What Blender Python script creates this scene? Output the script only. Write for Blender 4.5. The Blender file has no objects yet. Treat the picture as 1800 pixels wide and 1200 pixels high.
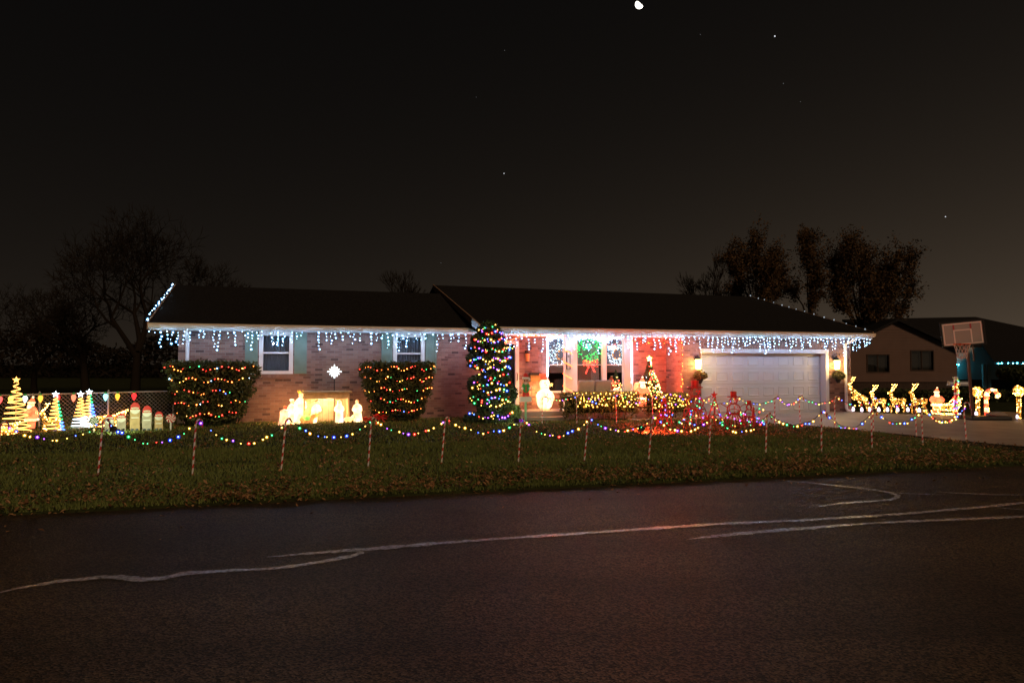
import bpy, math, random
import numpy as np
from mathutils import Vector, Matrix

# ------------------------------------------------------------------ camera, world, sun, exposure
SC = bpy.context.scene
COL = SC.collection
PITCH = math.atan(40 / 1200.0)
CZ = 1.8
cam_d = bpy.data.cameras.new("camera")
cam_d.sensor_width = 36.0
cam_d.lens = 24.0
cam_d.clip_end = 5000
cam = bpy.data.objects.new("camera", cam_d)
cam.location = (0, 0, CZ)
cam.rotation_euler = (math.pi / 2 + PITCH, 0, 0)
COL.objects.link(cam)
SC.camera = cam

world = bpy.data.worlds.new("World")
SC.world = world
world.use_nodes = True
wn = world.node_tree.nodes
wl = world.node_tree.links
wn.clear()
w_out = wn.new("ShaderNodeOutputWorld")
w_bg = wn.new("ShaderNodeBackground")
w_tc = wn.new("ShaderNodeTexCoord")
w_sep = wn.new("ShaderNodeSeparateXYZ")
wl.new(w_tc.outputs["Generated"], w_sep.inputs[0])
def wmath(op, a, b=None):
    n = wn.new("ShaderNodeMath"); n.operation = op
    for i, v in enumerate((a, b)):
        if v is None: continue
        if isinstance(v, (int, float)): n.inputs[i].default_value = v
        else: wl.new(v, n.inputs[i])
    return n.outputs[0]
# town glow: stronger near the horizon and towards the town on the right
w_el = wmath("ABSOLUTE", w_sep.outputs[2])
w_fall = wmath("POWER", 2.71828, wmath("MULTIPLY", w_el, -6.4))
w_az = wmath("ADD", wmath("MULTIPLY", w_sep.outputs[0], 0.5), 0.5)      # 0 left .. 1 right
w_az3 = wmath("POWER", w_az, 2.6)
w_glow = wmath("MULTIPLY", w_fall, wmath("ADD", wmath("MULTIPLY", w_az3, 1.05), 0.15))
w_mix = wn.new("ShaderNodeMix"); w_mix.data_type = 'RGBA'
w_mix.inputs[6].default_value = (0.0027, 0.0026, 0.0027, 1)
w_mix.inputs[7].default_value = (0.125, 0.090, 0.060, 1)
wl.new(w_glow, w_mix.inputs[0])
wl.new(w_mix.outputs[2], w_bg.inputs[0])
w_bg.inputs[1].default_value = 0.85
wl.new(w_bg.outputs[0], w_out.inputs[0])

SUN_DIR = Vector((0.42, -0.78, 0.46)).normalized()     # towards the light
sun_d = bpy.data.lights.new("sun", 'SUN')
sun_d.energy = 0.95
sun_d.color = (1.0, 0.66, 0.38)
sun_d.angle = math.radians(10)
sun = bpy.data.objects.new("sun", sun_d)
sun.rotation_euler = SUN_DIR.to_track_quat('Z', 'Y').to_euler()
sun.location = (20, -20, 20)
COL.objects.link(sun)

SC.view_settings.view_transform = 'Standard'
SC.view_settings.look = 'None'
SC.view_settings.exposure = 0.0
SC.view_settings.gamma = 1.0
SC.view_settings.use_curve_mapping = False
SC.render.engine = 'CYCLES'
try:
    SC.cycles.use_denoising = True
    SC.cycles.denoiser = 'OPENIMAGEDENOISE'
    SC.cycles.use_light_tree = True
    SC.cycles.sample_clamp_indirect = 3.0
    SC.cycles.max_bounces = 5
    SC.cycles.diffuse_bounces = 2
    SC.cycles.glossy_bounces = 2
    SC.cycles.transparent_max_bounces = 12
    SC.cycles.caustics_reflective = False
    SC.cycles.caustics_refractive = False
except Exception:
    pass

random.seed(7)
rng = np.random.default_rng(7)
R = random.random
U = random.uniform
PI = math.pi

# ------------------------------------------------------------------ geometry of the place
ROT = math.radians(18.0)                 # the house front is turned 18 degrees
CR, SR = math.cos(ROT), math.sin(ROT)
HO = (0.0, 21.4)                         # origin of the house frame, on the plane of the left wall

def ray(px, py):
    a = (px - 900) / 1200.0; b = (600 - py) / 1200.0
    return (a, math.cos(PITCH) - b * math.sin(PITCH), math.sin(PITCH) + b * math.cos(PITCH))
def gnd(px, py, z=0.0):
    d = ray(px, py); t = (z - CZ) / d[2]
    return (d[0] * t, d[1] * t)
def at(px, py, Y):
    d = ray(px, py); t = Y / d[1]
    return Vector((d[0] * t, Y, CZ + d[2] * t))
def fac(px, py, ly=0.0):                 # sight line met by the plane at depth ly of the house frame -> (lx, z)
    d = ray(px, py)
    den = -SR * d[0] + CR * d[1]
    t = (ly + CR * HO[1]) / den
    x, y, z = d[0] * t, d[1] * t, CZ + d[2] * t
    return (CR * x + SR * (y - HO[1]), z)
def fx(px, ly=0.0): return fac(px, 640, ly)[0]
def W(lx, ly, z=0.0): return Vector((CR * lx - SR * ly + HO[0], SR * lx + CR * ly + HO[1], z))

E0 = gnd(0, 907); E1 = gnd(1800, 818)    # road edge
_ed = Vector((E1[0] - E0[0], E1[1] - E0[1])).normalized()
EDN = Vector((-_ed.y, _ed.x))            # away from the road
def edge_d(x, y): return (x - E0[0]) * EDN.x + (y - E0[1]) * EDN.y
def sstep(a, b, v):
    t = np.clip((v - a) / (b - a), 0, 1); return t * t * (3 - 2 * t)
def lawn_z(x, y):
    d = edge_d(x, y)
    return 0.035 + (0.07 + 0.085 * (1 - sstep(-3.0, 6.5, x))) * sstep(0.0, 8.0, d)
def G(px, py):
    z = 0.1
    for _ in range(6):
        x, y = gnd(px, py, z); z = float(lawn_z(x, y))
    return Vector((x, y, z))

# ------------------------------------------------------------------ materials
MATS = {}
def _p(m): return m.node_tree.nodes["Principled BSDF"]
def mat(name, color, rough=0.7, var=0.0, scale=8.0, bump=0.0, bscale=60.0, spec=0.3, metal=0.0, emit=None, es=0.0, coat=0.0):
    if name in MATS: return MATS[name]
    m = bpy.data.materials.new(name); m.use_nodes = True
    nt = m.node_tree; p = _p(m)
    p.inputs["Base Color"].default_value = (*color, 1)
    p.inputs["Roughness"].default_value = rough
    p.inputs["Specular IOR Level"].default_value = spec
    p.inputs["Metallic"].default_value = metal
    tc = nt.nodes.new("ShaderNodeTexCoord")
    if var > 0:
        n = nt.nodes.new("ShaderNodeTexNoise"); n.inputs["Scale"].default_value = scale
        n.inputs["Detail"].default_value = 5
        nt.links.new(tc.outputs["Object"], n.inputs["Vector"])
        r = nt.nodes.new("ShaderNodeMapRange")
        r.inputs["From Min"].default_value = 0.3; r.inputs["From Max"].default_value = 0.7
        r.inputs["To Min"].default_value = 1 - var; r.inputs["To Max"].default_value = 1 + var
        nt.links.new(n.outputs["Fac"], r.inputs["Value"])
        mx = nt.nodes.new("ShaderNodeMix"); mx.data_type = 'RGBA'; mx.blend_type = 'MULTIPLY'
        mx.inputs[0].default_value = 1.0
        mx.inputs[6].default_value = (*color, 1)
        nt.links.new(r.outputs["Result"], mx.inputs[7])
        nt.links.new(mx.outputs[2], p.inputs["Base Color"])
    if bump > 0:
        n2 = nt.nodes.new("ShaderNodeTexNoise"); n2.inputs["Scale"].default_value = bscale
        n2.inputs["Detail"].default_value = 4
        nt.links.new(tc.outputs["Object"], n2.inputs["Vector"])
        b = nt.nodes.new("ShaderNodeBump"); b.inputs["Strength"].default_value = bump; b.inputs["Distance"].default_value = 0.02
        nt.links.new(n2.outputs["Fac"], b.inputs["Height"])
        nt.links.new(b.outputs["Normal"], p.inputs["Normal"])
    if emit:
        p.inputs["Emission Color"].default_value = (*emit, 1)
        p.inputs["Emission Strength"].default_value = es
    if coat: p.inputs["Coat Weight"].default_value = coat
    MATS[name] = m
    return m
def glow(name, color, s):
    if name in MATS: return MATS[name]
    m = bpy.data.materials.new(name); m.use_nodes = True
    nt = m.node_tree; nt.nodes.clear()
    o = nt.nodes.new("ShaderNodeOutputMaterial"); e = nt.nodes.new("ShaderNodeEmission")
    e.inputs[0].default_value = (*color, 1); e.inputs[1].default_value = s
    nt.links.new(e.outputs[0], o.inputs[0])
    MATS[name] = m
    return m
def plastic_glow(name, color, emit, s, var=0.62, scale=7):
    """lit hollow plastic figure: the lamp inside makes the shell brighter here and there"""
    if name in MATS: return MATS[name]
    m = mat(name, color, rough=0.45, emit=emit, es=s)
    nt = m.node_tree; p = _p(m)
    tc = nt.nodes.new("ShaderNodeTexCoord"); n = nt.nodes.new("ShaderNodeTexNoise")
    n.inputs["Scale"].default_value = scale
    nt.links.new(tc.outputs["Object"], n.inputs["Vector"])
    r = nt.nodes.new("ShaderNodeMapRange")
    r.inputs["From Min"].default_value = 0.3; r.inputs["From Max"].default_value = 0.7
    r.inputs["To Min"].default_value = s * (1 - var); r.inputs["To Max"].default_value = s * (1 + var)
    nt.links.new(n.outputs["Fac"], r.inputs["Value"]); nt.links.new(r.outputs["Result"], p.inputs["Emission Strength"])
    return m
def pieces_mat(name, c1, c2, c3, rough=0.85, bump=0.4, bscale=70, p_dark=0.12):
    """per-piece colour: differs by island in one mesh and by object for single pieces"""
    m = mat(name, c1, rough=rough, bump=bump, bscale=bscale)
    nt = m.node_tree; p = _p(m)
    g = nt.nodes.new("ShaderNodeNewGeometry"); oi = nt.nodes.new("ShaderNodeObjectInfo")
    a = nt.nodes.new("ShaderNodeMath"); a.operation = 'ADD'
    f = nt.nodes.new("ShaderNodeMath"); f.operation = 'FRACT'
    nt.links.new(g.outputs["Random Per Island"], a.inputs[0]); nt.links.new(oi.outputs["Random"], a.inputs[1])
    nt.links.new(a.outputs[0], f.inputs[0])
    cr = nt.nodes.new("ShaderNodeValToRGB")
    els = cr.color_ramp.elements
    els[0].position = 0.0; els[0].color = (*c3, 1)
    els[1].position = 1.0; els[1].color = (*c2, 1)
    e = els.new(p_dark); e.color = (*c1, 1)
    e = els.new(0.6); e.color = tuple((x + y) / 2 for x, y in zip(c1, c2)) + (1,)
    nt.links.new(f.outputs[0], cr.inputs[0])
    nt.links.new(cr.outputs[0], p.inputs["Base Color"])
    return m

M_asphalt = mat("asphalt", (0.05, 0.048, 0.046), rough=0.58, spec=0.35)
_ed_x, _ed_y = _ed.x, _ed.y
def _asphalt():
    nt = M_asphalt.node_tree; p = _p(M_asphalt)
    tc = nt.nodes.new("ShaderNodeTexCoord")
    v = nt.nodes.new("ShaderNodeTexVoronoi"); v.inputs["Scale"].default_value = 68
    nt.links.new(tc.outputs["Object"], v.inputs["Vector"])
    n = nt.nodes.new("ShaderNodeTexNoise"); n.inputs["Scale"].default_value = 0.7; n.inputs["Detail"].default_value = 6
    nt.links.new(tc.outputs["Object"], n.inputs["Vector"])
    cr = nt.nodes.new("ShaderNodeValToRGB")
    cr.color_ramp.elements[0].color = (0.006, 0.0044, 0.0031, 1); cr.color_ramp.elements[0].position = 0.25
    cr.color_ramp.elements[1].color = (0.150, 0.102, 0.056, 1); cr.color_ramp.elements[1].position = 1.0
    sp = nt.nodes.new("ShaderNodeSeparateColor")
    nt.links.new(v.outputs["Color"], sp.inputs[0])
    nt.links.new(sp.outputs[0], cr.inputs[0])
    r = nt.nodes.new("ShaderNodeMapRange"); r.inputs["From Min"].default_value = 0.3; r.inputs["From Max"].default_value = 0.75
    r.inputs["To Min"].default_value = 0.6; r.inputs["To Max"].default_value = 1.3
    nt.links.new(n.outputs["Fac"], r.inputs["Value"])
    mx = nt.nodes.new("ShaderNodeMix"); mx.data_type = 'RGBA'; mx.blend_type = 'MULTIPLY'; mx.inputs[0].default_value = 1
    nt.links.new(cr.outputs[0], mx.inputs[6]); nt.links.new(r.outputs["Result"], mx.inputs[7])
    mp = nt.nodes.new("ShaderNodeMapping"); mp.inputs["Rotation"].default_value = (0, 0, -math.atan2(_ed_y, _ed_x)); mp.inputs["Scale"].default_value = (0.10, 1.1, 1)
    nt.links.new(tc.outputs["Object"], mp.inputs["Vector"])
    n3 = nt.nodes.new("ShaderNodeTexNoise"); n3.inputs["Scale"].default_value = 1.0; n3.inputs["Detail"].default_value = 4
    nt.links.new(mp.outputs[0], n3.inputs["Vector"])
    r3 = nt.nodes.new("ShaderNodeMapRange"); r3.inputs["From Min"].default_value = 0.35; r3.inputs["From Max"].default_value = 0.65
    r3.inputs["To Min"].default_value = 0.66; r3.inputs["To Max"].default_value = 1.25
    nt.links.new(n3.outputs["Fac"], r3.inputs["Value"])
    mx2 = nt.nodes.new("ShaderNodeMix"); mx2.data_type = 'RGBA'; mx2.blend_type = 'MULTIPLY'; mx2.inputs[0].default_value = 1
    nt.links.new(mx.outputs[2], mx2.inputs[6]); nt.links.new(r3.outputs["Result"], mx2.inputs[7])
    nt.links.new(mx2.outputs[2], p.inputs["Base Color"])
    b = nt.nodes.new("ShaderNodeBump"); b.inputs["Strength"].default_value = 0.9; b.inputs["Distance"].default_value = 0.006
    nt.links.new(v.outputs["Distance"], b.inputs["Height"]); nt.links.new(b.outputs["Normal"], p.inputs["Normal"])
_asphalt()
M_seal = mat("crack_sealer", (0.32, 0.33, 0.42), rough=0.27, var=0.6, scale=22, bump=0.35, bscale=50, spec=1.0)  # pale bluish base stands in for lights reflected by dark tar
M_soil = mat("lawn_soil", (0.030, 0.036, 0.013), rough=0.95, var=0.5, scale=3, bump=0.8, bscale=40, spec=0.1)
M_far = mat("far_ground", (0.014, 0.014, 0.009), rough=1.0, var=0.3, scale=0.5, spec=0.0)
M_conc = mat("concrete", (0.30, 0.26, 0.22), rough=0.55, var=0.18, scale=1.6, bump=0.2, bscale=90, spec=0.4)
M_brick = pieces_mat("brick", (0.205, 0.115, 0.095), (0.30, 0.185, 0.15), (0.085, 0.052, 0.047))
M_mortar = mat("mortar", (0.25, 0.205, 0.18), rough=0.95, var=0.15, scale=20)
M_roof = mat("roof_shingle", (0.013, 0.012, 0.013), rough=0.9, var=0.65, scale=18, bump=0.8, bscale=30, spec=0.2)
M_white = mat("white_paint", (0.74, 0.73, 0.71), rough=0.5, var=0.05, scale=3)
M_rake = mat("rake_board", (0.36, 0.22, 0.15), rough=0.7, var=0.2, scale=5)
M_tan = mat("gutter_enamel", (0.62, 0.54, 0.46), rough=0.4, var=0.06, scale=2)
M_shutter = mat("shutter_green", (0.165, 0.245, 0.20), rough=0.6, var=0.1, scale=4)
M_door = mat("garage_door_paint", (0.50, 0.52, 0.58), rough=0.5, var=0.05, scale=2)
M_curtain = mat("curtain_cloth", (0.22, 0.24, 0.28), rough=0.9)
M_lace = mat("lace_curtain", (0.45, 0.46, 0.48), rough=0.9)
M_shade = mat("taupe_blind", (0.22, 0.15, 0.11), rough=0.9)
M_dark = mat("dark_metal", (0.03, 0.03, 0.032), rough=0.45, metal=0.4)
M_black = mat("black_plastic", (0.015, 0.015, 0.016), rough=0.5)
M_interior = mat("dark_interior", (0.02, 0.018, 0.016), rough=0.9)
M_wood = mat("pine_boards", (0.60, 0.45, 0.29), rough=0.75, var=0.25, scale=6)
M_greywood = mat("weathered_picket", (0.42, 0.37, 0.31), rough=0.8, var=0.2, scale=9)
M_tanwood = mat("fresh_picket", (0.50, 0.36, 0.20), rough=0.8, var=0.2, scale=9)
M_red = mat("red_paint", (0.60, 0.03, 0.03), rough=0.45)
M_redlit_wire = mat("redlit_wire", (0.36, 0.035, 0.03), rough=0.5)  # tinted red to imitate the red floodlight on the wire
M_green = mat("green_paint", (0.03, 0.32, 0.08), rough=0.5)
M_skin = mat("painted_face", (0.62, 0.36, 0.25), rough=0.6)
M_steel = mat("galvanised_steel", (0.36, 0.34, 0.33), rough=0.5, metal=0.3)
M_gold = mat("gold_wire", (0.50, 0.36, 0.14), rough=0.4, metal=0.3)
M_cord = mat("green_cord", (0.012, 0.02, 0.012), rough=0.6)
M_icord = mat("icicle_cord", (0.10, 0.11, 0.12), rough=0.6)
M_wcord = mat("white_cord", (0.5, 0.5, 0.5), rough=0.5)
M_cushion = mat("grey_cushion", (0.24, 0.215, 0.20), rough=0.9, var=0.08, scale=10, bump=0.2, bscale=200)
M_bark = mat("bark", (0.018, 0.014, 0.011), rough=0.95, spec=0.05)
M_bark2 = mat("bark_light", (0.045, 0.034, 0.026), rough=0.95, spec=0.05)
M_siding = mat("tan_siding", (0.14, 0.083, 0.068), rough=0.7, var=0.08, scale=1.5)
M_siding2 = mat("pale_siding", (0.42, 0.44, 0.44), rough=0.7, var=0.06, scale=1.5)
M_nbrick = mat("dark_base_brick", (0.055, 0.035, 0.028), rough=0.9, var=0.3, scale=12)

def leafmat(name, c1, c2, c3):
    m = pieces_mat(name, c1, c2, c3, rough=0.75, bump=0.0, p_dark=0.35)
    return m
M_leaf_autumn = leafmat("autumn_leaf", (0.055, 0.032, 0.013), (0.12, 0.062, 0.022), (0.022, 0.015, 0.008))
M_leaf_fallen = leafmat("fallen_leaf", (0.21, 0.10, 0.042), (0.46, 0.27, 0.13), (0.085, 0.040, 0.020))
M_leaf_shrub = leafmat("yew_leaf", (0.045, 0.062, 0.022), (0.085, 0.10, 0.035), (0.02, 0.03, 0.012))
M_leaf_topiary = leafmat("juniper_leaf", (0.04, 0.075, 0.035), (0.08, 0.13, 0.055), (0.018, 0.035, 0.018))
M_leaf_boxwood = leafmat("boxwood_leaf", (0.10, 0.095, 0.03), (0.17, 0.15, 0.05), (0.045, 0.045, 0.016))
M_leaf_bright = leafmat("bright_leaf", (0.12, 0.20, 0.06), (0.20, 0.30, 0.10), (0.06, 0.10, 0.03))
M_grass = leafmat("grass_blade", (0.115, 0.150, 0.036), (0.19, 0.23, 0.065), (0.065, 0.085, 0.022))
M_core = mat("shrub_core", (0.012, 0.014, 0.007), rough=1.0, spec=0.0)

def glass():
    m = bpy.data.materials.new("window_glass"); m.use_nodes = True
    nt = m.node_tree; nt.nodes.clear()
    o = nt.nodes.new("ShaderNodeOutputMaterial"); mx = nt.nodes.new("ShaderNodeMixShader")
    t = nt.nodes.new("ShaderNodeBsdfTransparent"); t.inputs[0].default_value = (0.85, 0.88, 0.9, 1)
    g = nt.nodes.new("ShaderNodeBsdfGlossy"); g.inputs["Roughness"].default_value = 0.03
    mx.inputs[0].default_value = 0.10
    nt.links.new(t.outputs[0], mx.inputs[1]); nt.links.new(g.outputs[0], mx.inputs[2]); nt.links.new(mx.outputs[0], o.inputs[0])
    return m
M_glass = glass()

# light colours: plain emitters
L_ICE = glow("light_ice_white", (0.62, 0.86, 1.0), 26.0)
L_ICE2 = glow("light_ice_dim", (0.66, 0.88, 1.0), 7.0)
L_WW = glow("light_warm_white", (1.0, 0.50, 0.11), 22.0)
L_WWD = glow("light_warm_dim", (1.0, 0.38, 0.045), 2.6)
L_WW2 = glow("light_warm_orange", (1.0, 0.36, 0.07), 24.0)
L_Y = glow("light_yellow", (1.0, 0.62, 0.12), 10.0)
L_R = glow("light_red", (1.0, 0.04, 0.025), 24.0)
L_G = glow("light_green", (0.04, 0.85, 0.22), 4.0)
L_B = glow("light_blue", (0.05, 0.14, 1.0), 9.0)
L_P = glow("light_purple", (0.42, 0.08, 1.0), 5.0)
L_O = glow("light_orange", (1.0, 0.22, 0.03), 24.0)
L_TEAL = glow("light_teal", (0.06, 0.70, 0.95), 40.0)
L_ROPE = glow("light_red_rope", (1.0, 0.10, 0.03), 9.0)
L_TUBE = glow("light_white_tube", (0.62, 0.70, 1.0), 11.0)
L_WGREEN = glow("light_wreath_green", (0.03, 0.95, 0.14), 4.5)
L_WWHITE = glow("light_wreath_white", (0.70, 0.90, 1.0), 6.0)
L_WRED = glow("light_bow_red", (1.0, 0.04, 0.025), 7.0)
# bulb glass as a glowing coloured shell, oversized to imitate each core's halo
def halo_glass(name, color, s, clear=0.42):
    m = bpy.data.materials.new(name); m.use_nodes = True
    nt = m.node_tree; nt.nodes.clear()
    o = nt.nodes.new("ShaderNodeOutputMaterial"); e = nt.nodes.new("ShaderNodeEmission"); t = nt.nodes.new("ShaderNodeBsdfTransparent")
    mx = nt.nodes.new("ShaderNodeMixShader"); mx.inputs[0].default_value = 1 - clear
    e.inputs[0].default_value = (*color, 1); e.inputs[1].default_value = s
    nt.links.new(t.outputs[0], mx.inputs[1]); nt.links.new(e.outputs[0], mx.inputs[2]); nt.links.new(mx.outputs[0], o.inputs[0])
    try: m.cycles.emission_sampling = 'NONE'
    except Exception: pass
    return m
CG = {}
for _k, _core, _cs, _gl, _gs in (("Y", (1.0,0.60,0.12), 60, (1.0,0.46,0.03), 0.95), ("B", (0.10,0.20,1.0), 60, (0.015,0.05,1.0), 1.1), ("G", (0.10,1.0,0.28), 30, (0.01,0.50,0.10), 0.9),
        ("P", (0.50,0.14,1.0), 42, (0.28,0.03,1.0), 1.0), ("R", (1.0,0.055,0.03), 60, (1.0,0.012,0.008), 0.9), ("O", (1.0,0.26,0.05), 60, (1.0,0.15,0.01), 0.95),
        ("I", (0.50,0.80,1.0), 90, (0.05,0.40,1.0), 0.85), ("W", (1.0,0.50,0.09), 60, (1.0,0.40,0.03), 0.85)):
    CG[_k] = (glow("core_"+_k, _core, _cs), halo_glass("halo_glass_"+_k, _gl, _gs))
def CM(keys):
    out = []
    for k in keys: out += [CG[k][0], CG[k][1]]
    return out

# ------------------------------------------------------------------ mesh builder
_t = (1 + 5 ** 0.5) / 2
_IV = [Vector(v).normalized() for v in [(-1,_t,0),(1,_t,0),(-1,-_t,0),(1,-_t,0),(0,-1,_t),(0,1,_t),(0,-1,-_t),(0,1,-_t),(_t,0,-1),(_t,0,1),(-_t,0,-1),(-_t,0,1)]]
_IF = [(0,11,5),(0,5,1),(0,1,7),(0,7,10),(0,10,11),(1,5,9),(5,11,4),(11,10,2),(10,7,6),(7,1,8),(3,9,4),(3,4,2),(3,2,6),(3,6,8),(3,8,9),(4,9,5),(2,4,11),(6,2,10),(8,6,7),(9,8,1)]

class MB:
    def __init__(s): s.v = []; s.f = []; s.m = []
    def face(s, pts, m=0):
        b = len(s.v); s.v += [tuple(p) for p in pts]; s.f.append(tuple(range(b, b + len(pts)))); s.m.append(m)
    def box(s, x0, x1, y0, y1, z0, z1, m=0, M=None):
        b = len(s.v)
        P = [(x0,y0,z0),(x1,y0,z0),(x1,y1,z0),(x0,y1,z0),(x0,y0,z1),(x1,y0,z1),(x1,y1,z1),(x0,y1,z1)]
        if M is not None: P = [tuple(M @ Vector(p)) for p in P]
        s.v += P
        for q in ((0,3,2,1),(4,5,6,7),(0,1,5,4),(1,2,6,5),(2,3,7,6),(3,0,4,7)):
            s.f.append(tuple(b + i for i in q)); s.m.append(m)
    def ico(s, c, r, m=0, sz=1.0):
        b = len(s.v)
        s.v += [(c[0] + v.x * r, c[1] + v.y * r, c[2] + v.z * r * sz) for v in _IV]
        for q in _IF: s.f.append((b + q[0], b + q[1], b + q[2])); s.m.append(m)
    def lit(s, c, r, i, g=1.45):             # bulb: bright core 2i inside glowing halo shell 2i+1
        s.ico(c, r * 0.46, 2 * i); s.ico(c, r * g, 2 * i + 1)
    def ell(s, c, rx, ry, rz, m=0, nu=12, nv=8):
        b = len(s.v)
        for j in range(nv + 1):
            t = PI * j / nv
            for i in range(nu):
                a = 2 * PI * i / nu
                s.v.append((c[0] + rx * math.sin(t) * math.cos(a), c[1] + ry * math.sin(t) * math.sin(a), c[2] + rz * math.cos(t)))
        for j in range(nv):
            for i in range(nu):
                s.f.append((b + j*nu + i, b + (j+1)*nu + i, b + (j+1)*nu + (i+1) % nu, b + j*nu + (i+1) % nu)); s.m.append(m)
    def tube(s, pts, rad, n=6, m=0, mf=None, cap=True):
        pts = [Vector(p) for p in pts]
        if not hasattr(rad, '__len__'): rad = [rad] * len(pts)
        b = len(s.v); k = len(pts)
        t0 = (pts[1] - pts[0]).normalized()
        ref = Vector((0, 0, 1)) if abs(t0.z) < 0.9 else Vector((1, 0, 0))
        for j, p in enumerate(pts):
            t = (pts[min(j+1, k-1)] - pts[max(j-1, 0)])
            t = t.normalized() if t.length > 1e-9 else t0
            u = t.cross(ref)
            if u.length < 1e-4: u = t.cross(Vector((0.3, 1, 0.2)))
            u.normalize(); w = u.cross(t)
            ref = w
            for i in range(n):
                a = 2 * PI * i / n
                q = p + (u * math.cos(a) + w * math.sin(a)) * rad[j]
                s.v.append((q.x, q.y, q.z))
        for j in range(k - 1):
            for i in range(n):
                s.f.append((b + j*n + i, b + j*n + (i+1) % n, b + (j+1)*n + (i+1) % n, b + (j+1)*n + i))
                s.m.append(mf(j, i) if mf else m)
        if cap:
            s.f.append(tuple(b + i for i in range(n))[::-1]); s.m.append(mf(0, 0) if mf else m)
            s.f.append(tuple(b + (k-1)*n + i for i in range(n))); s.m.append(mf(k-2, 0) if mf else m)
    def lathe(s, prof, n=14, m=0, c=(0,0,0), sy=1.0, lean=(0,0)):
        b = len(s.v)
        z0 = prof[0][1]
        for r, z in prof:
            for i in range(n):
                a = 2 * PI * i / n
                s.v.append((c[0] + r * math.cos(a) + lean[0]*(z - z0), c[1] + r * sy * math.sin(a) + lean[1]*(z - z0), c[2] + z))
        for j in range(len(prof) - 1):
            for i in range(n):
                s.f.append((b + j*n + i, b + j*n + (i+1) % n, b + (j+1)*n + (i+1) % n, b + (j+1)*n + i)); s.m.append(m)
        s.f.append(tuple(b + i for i in range(n))[::-1]); s.m.append(m)
        s.f.append(tuple(b + (len(prof)-1)*n + i for i in range(n))); s.m.append(m)
    def prism(s, poly, y0, y1, m=0, M=None):       # poly in x,z ; extruded along y
        b = len(s.v); n = len(poly)
        P = [(p[0], y0, p[1]) for p in poly] + [(p[0], y1, p[1]) for p in poly]
        if M is not None: P = [tuple(M @ Vector(p)) for p in P]
        s.v += P
        s.f.append(tuple(b + i for i in range(n))); s.m.append(m)
        s.f.append(tuple(b + n + i for i in range(n))[::-1]); s.m.append(m)
        for i in range(n):
            j = (i + 1) % n
            s.f.append((b + i, b + n + i, b + n + j, b + j)); s.m.append(m)
    def build(s, name, mats, parent=None, smooth=False, kind=None):
        me = bpy.data.meshes.new(name)
        me.from_pydata(s.v, [], s.f)
        if not isinstance(mats, (list, tuple)): mats = [mats]
        for mm in mats: me.materials.append(mm)
        if any(s.m): me.polygons.foreach_set("material_index", np.array(s.m, dtype=np.int32))
        if smooth: me.polygons.foreach_set("use_smooth", np.ones(len(s.f), dtype=bool))
        me.update()
        return link(name, me, parent, kind)

def link(name, me, parent=None, kind=None):
    o = bpy.data.objects.new(name, me); COL.objects.link(o)
    if parent is not None: o.parent = parent
    if kind: o["kind"] = kind
    return o
def np_mesh(name, verts, k, mats, parent=None, kind=None, smooth=False):
    """verts (N*k,3): N polygons of k corners each, no sharing"""
    n = len(verts) // k
    me = bpy.data.meshes.new(name)
    me.vertices.add(len(verts)); me.vertices.foreach_set("co", np.asarray(verts, dtype=np.float32).ravel())
    me.loops.add(n * k); me.loops.foreach_set("vertex_index", np.arange(n * k, dtype=np.int32))
    me.polygons.add(n); me.polygons.foreach_set("loop_start", np.arange(0, n * k, k, dtype=np.int32))
    me.polygons.foreach_set("loop_total", np.full(n, k, dtype=np.int32))
    for mm in (mats if isinstance(mats, (list, tuple)) else [mats]): me.materials.append(mm)
    me.update(calc_edges=True)
    return link(name, me, parent, kind)
def tag(o, label, cat, group=None, kind=None):
    o["label"] = label; o["category"] = cat
    if group: o["group"] = group
    if kind: o["kind"] = kind
    return o
def thing(name, label, cat, loc=(0,0,0), rz=0.0, group=None):
    o = bpy.data.objects.new(name, None); COL.objects.link(o)
    o.empty_display_size = 0.2
    o.location = loc; o.rotation_euler = (0, 0, rz)
    return tag(o, label, cat, group)
def struct(o): o["kind"] = "structure"; return o
def lamp(name, parent, loc, energy, color, radius=0.05, spot=None, target=None):
    d = bpy.data.lights.new(name, 'SPOT' if spot else 'POINT')
    d.energy = energy; d.color = color; d.shadow_soft_size = radius
    if spot: d.spot_size = math.radians(spot); d.spot_blend = 0.6
    o = bpy.data.objects.new(name, d); COL.objects.link(o)
    o.parent = parent; o.location = loc
    if target is not None:
        o.rotation_euler = (Vector(target) - Vector(loc)).to_track_quat('-Z', 'Y').to_euler()
    return o
ORD = ["first","second","third","fourth","fifth","sixth","seventh","eighth","ninth","tenth","eleventh","twelfth","thirteenth","fourteenth","fifteenth","sixteenth"]

# value noise for patches
def vnoise(x, y, seed=0):
    x = np.asarray(x, dtype=np.float64); y = np.asarray(y, dtype=np.float64)
    xi = np.floor(x).astype(np.int64); yi = np.floor(y).astype(np.int64)
    fx_ = x - xi; fy_ = y - yi
    fx_ = fx_*fx_*(3-2*fx_); fy_ = fy_*fy_*(3-2*fy_)
    def h(a, b):
        n = (a * 374761393 + b * 668265263 + seed * 982451653) & 0x7fffffff
        n = ((n ^ (n >> 13)) * 1274126177) & 0x7fffffff
        return (n ^ (n >> 16)) % 10007 / 10007.0
    return (h(xi,yi)*(1-fx_)+h(xi+1,yi)*fx_)*(1-fy_) + (h(xi,yi+1)*(1-fx_)+h(xi+1,yi+1)*fx_)*fy_

# ================================================================== SETTING
# ground sheet to the horizon
mb = MB(); mb.face([(-1500,-300,-0.06),(1500,-300,-0.06),(1500,2500,-0.06),(-1500,2500,-0.06)])
struct(mb.build("ground", M_far))
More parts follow.
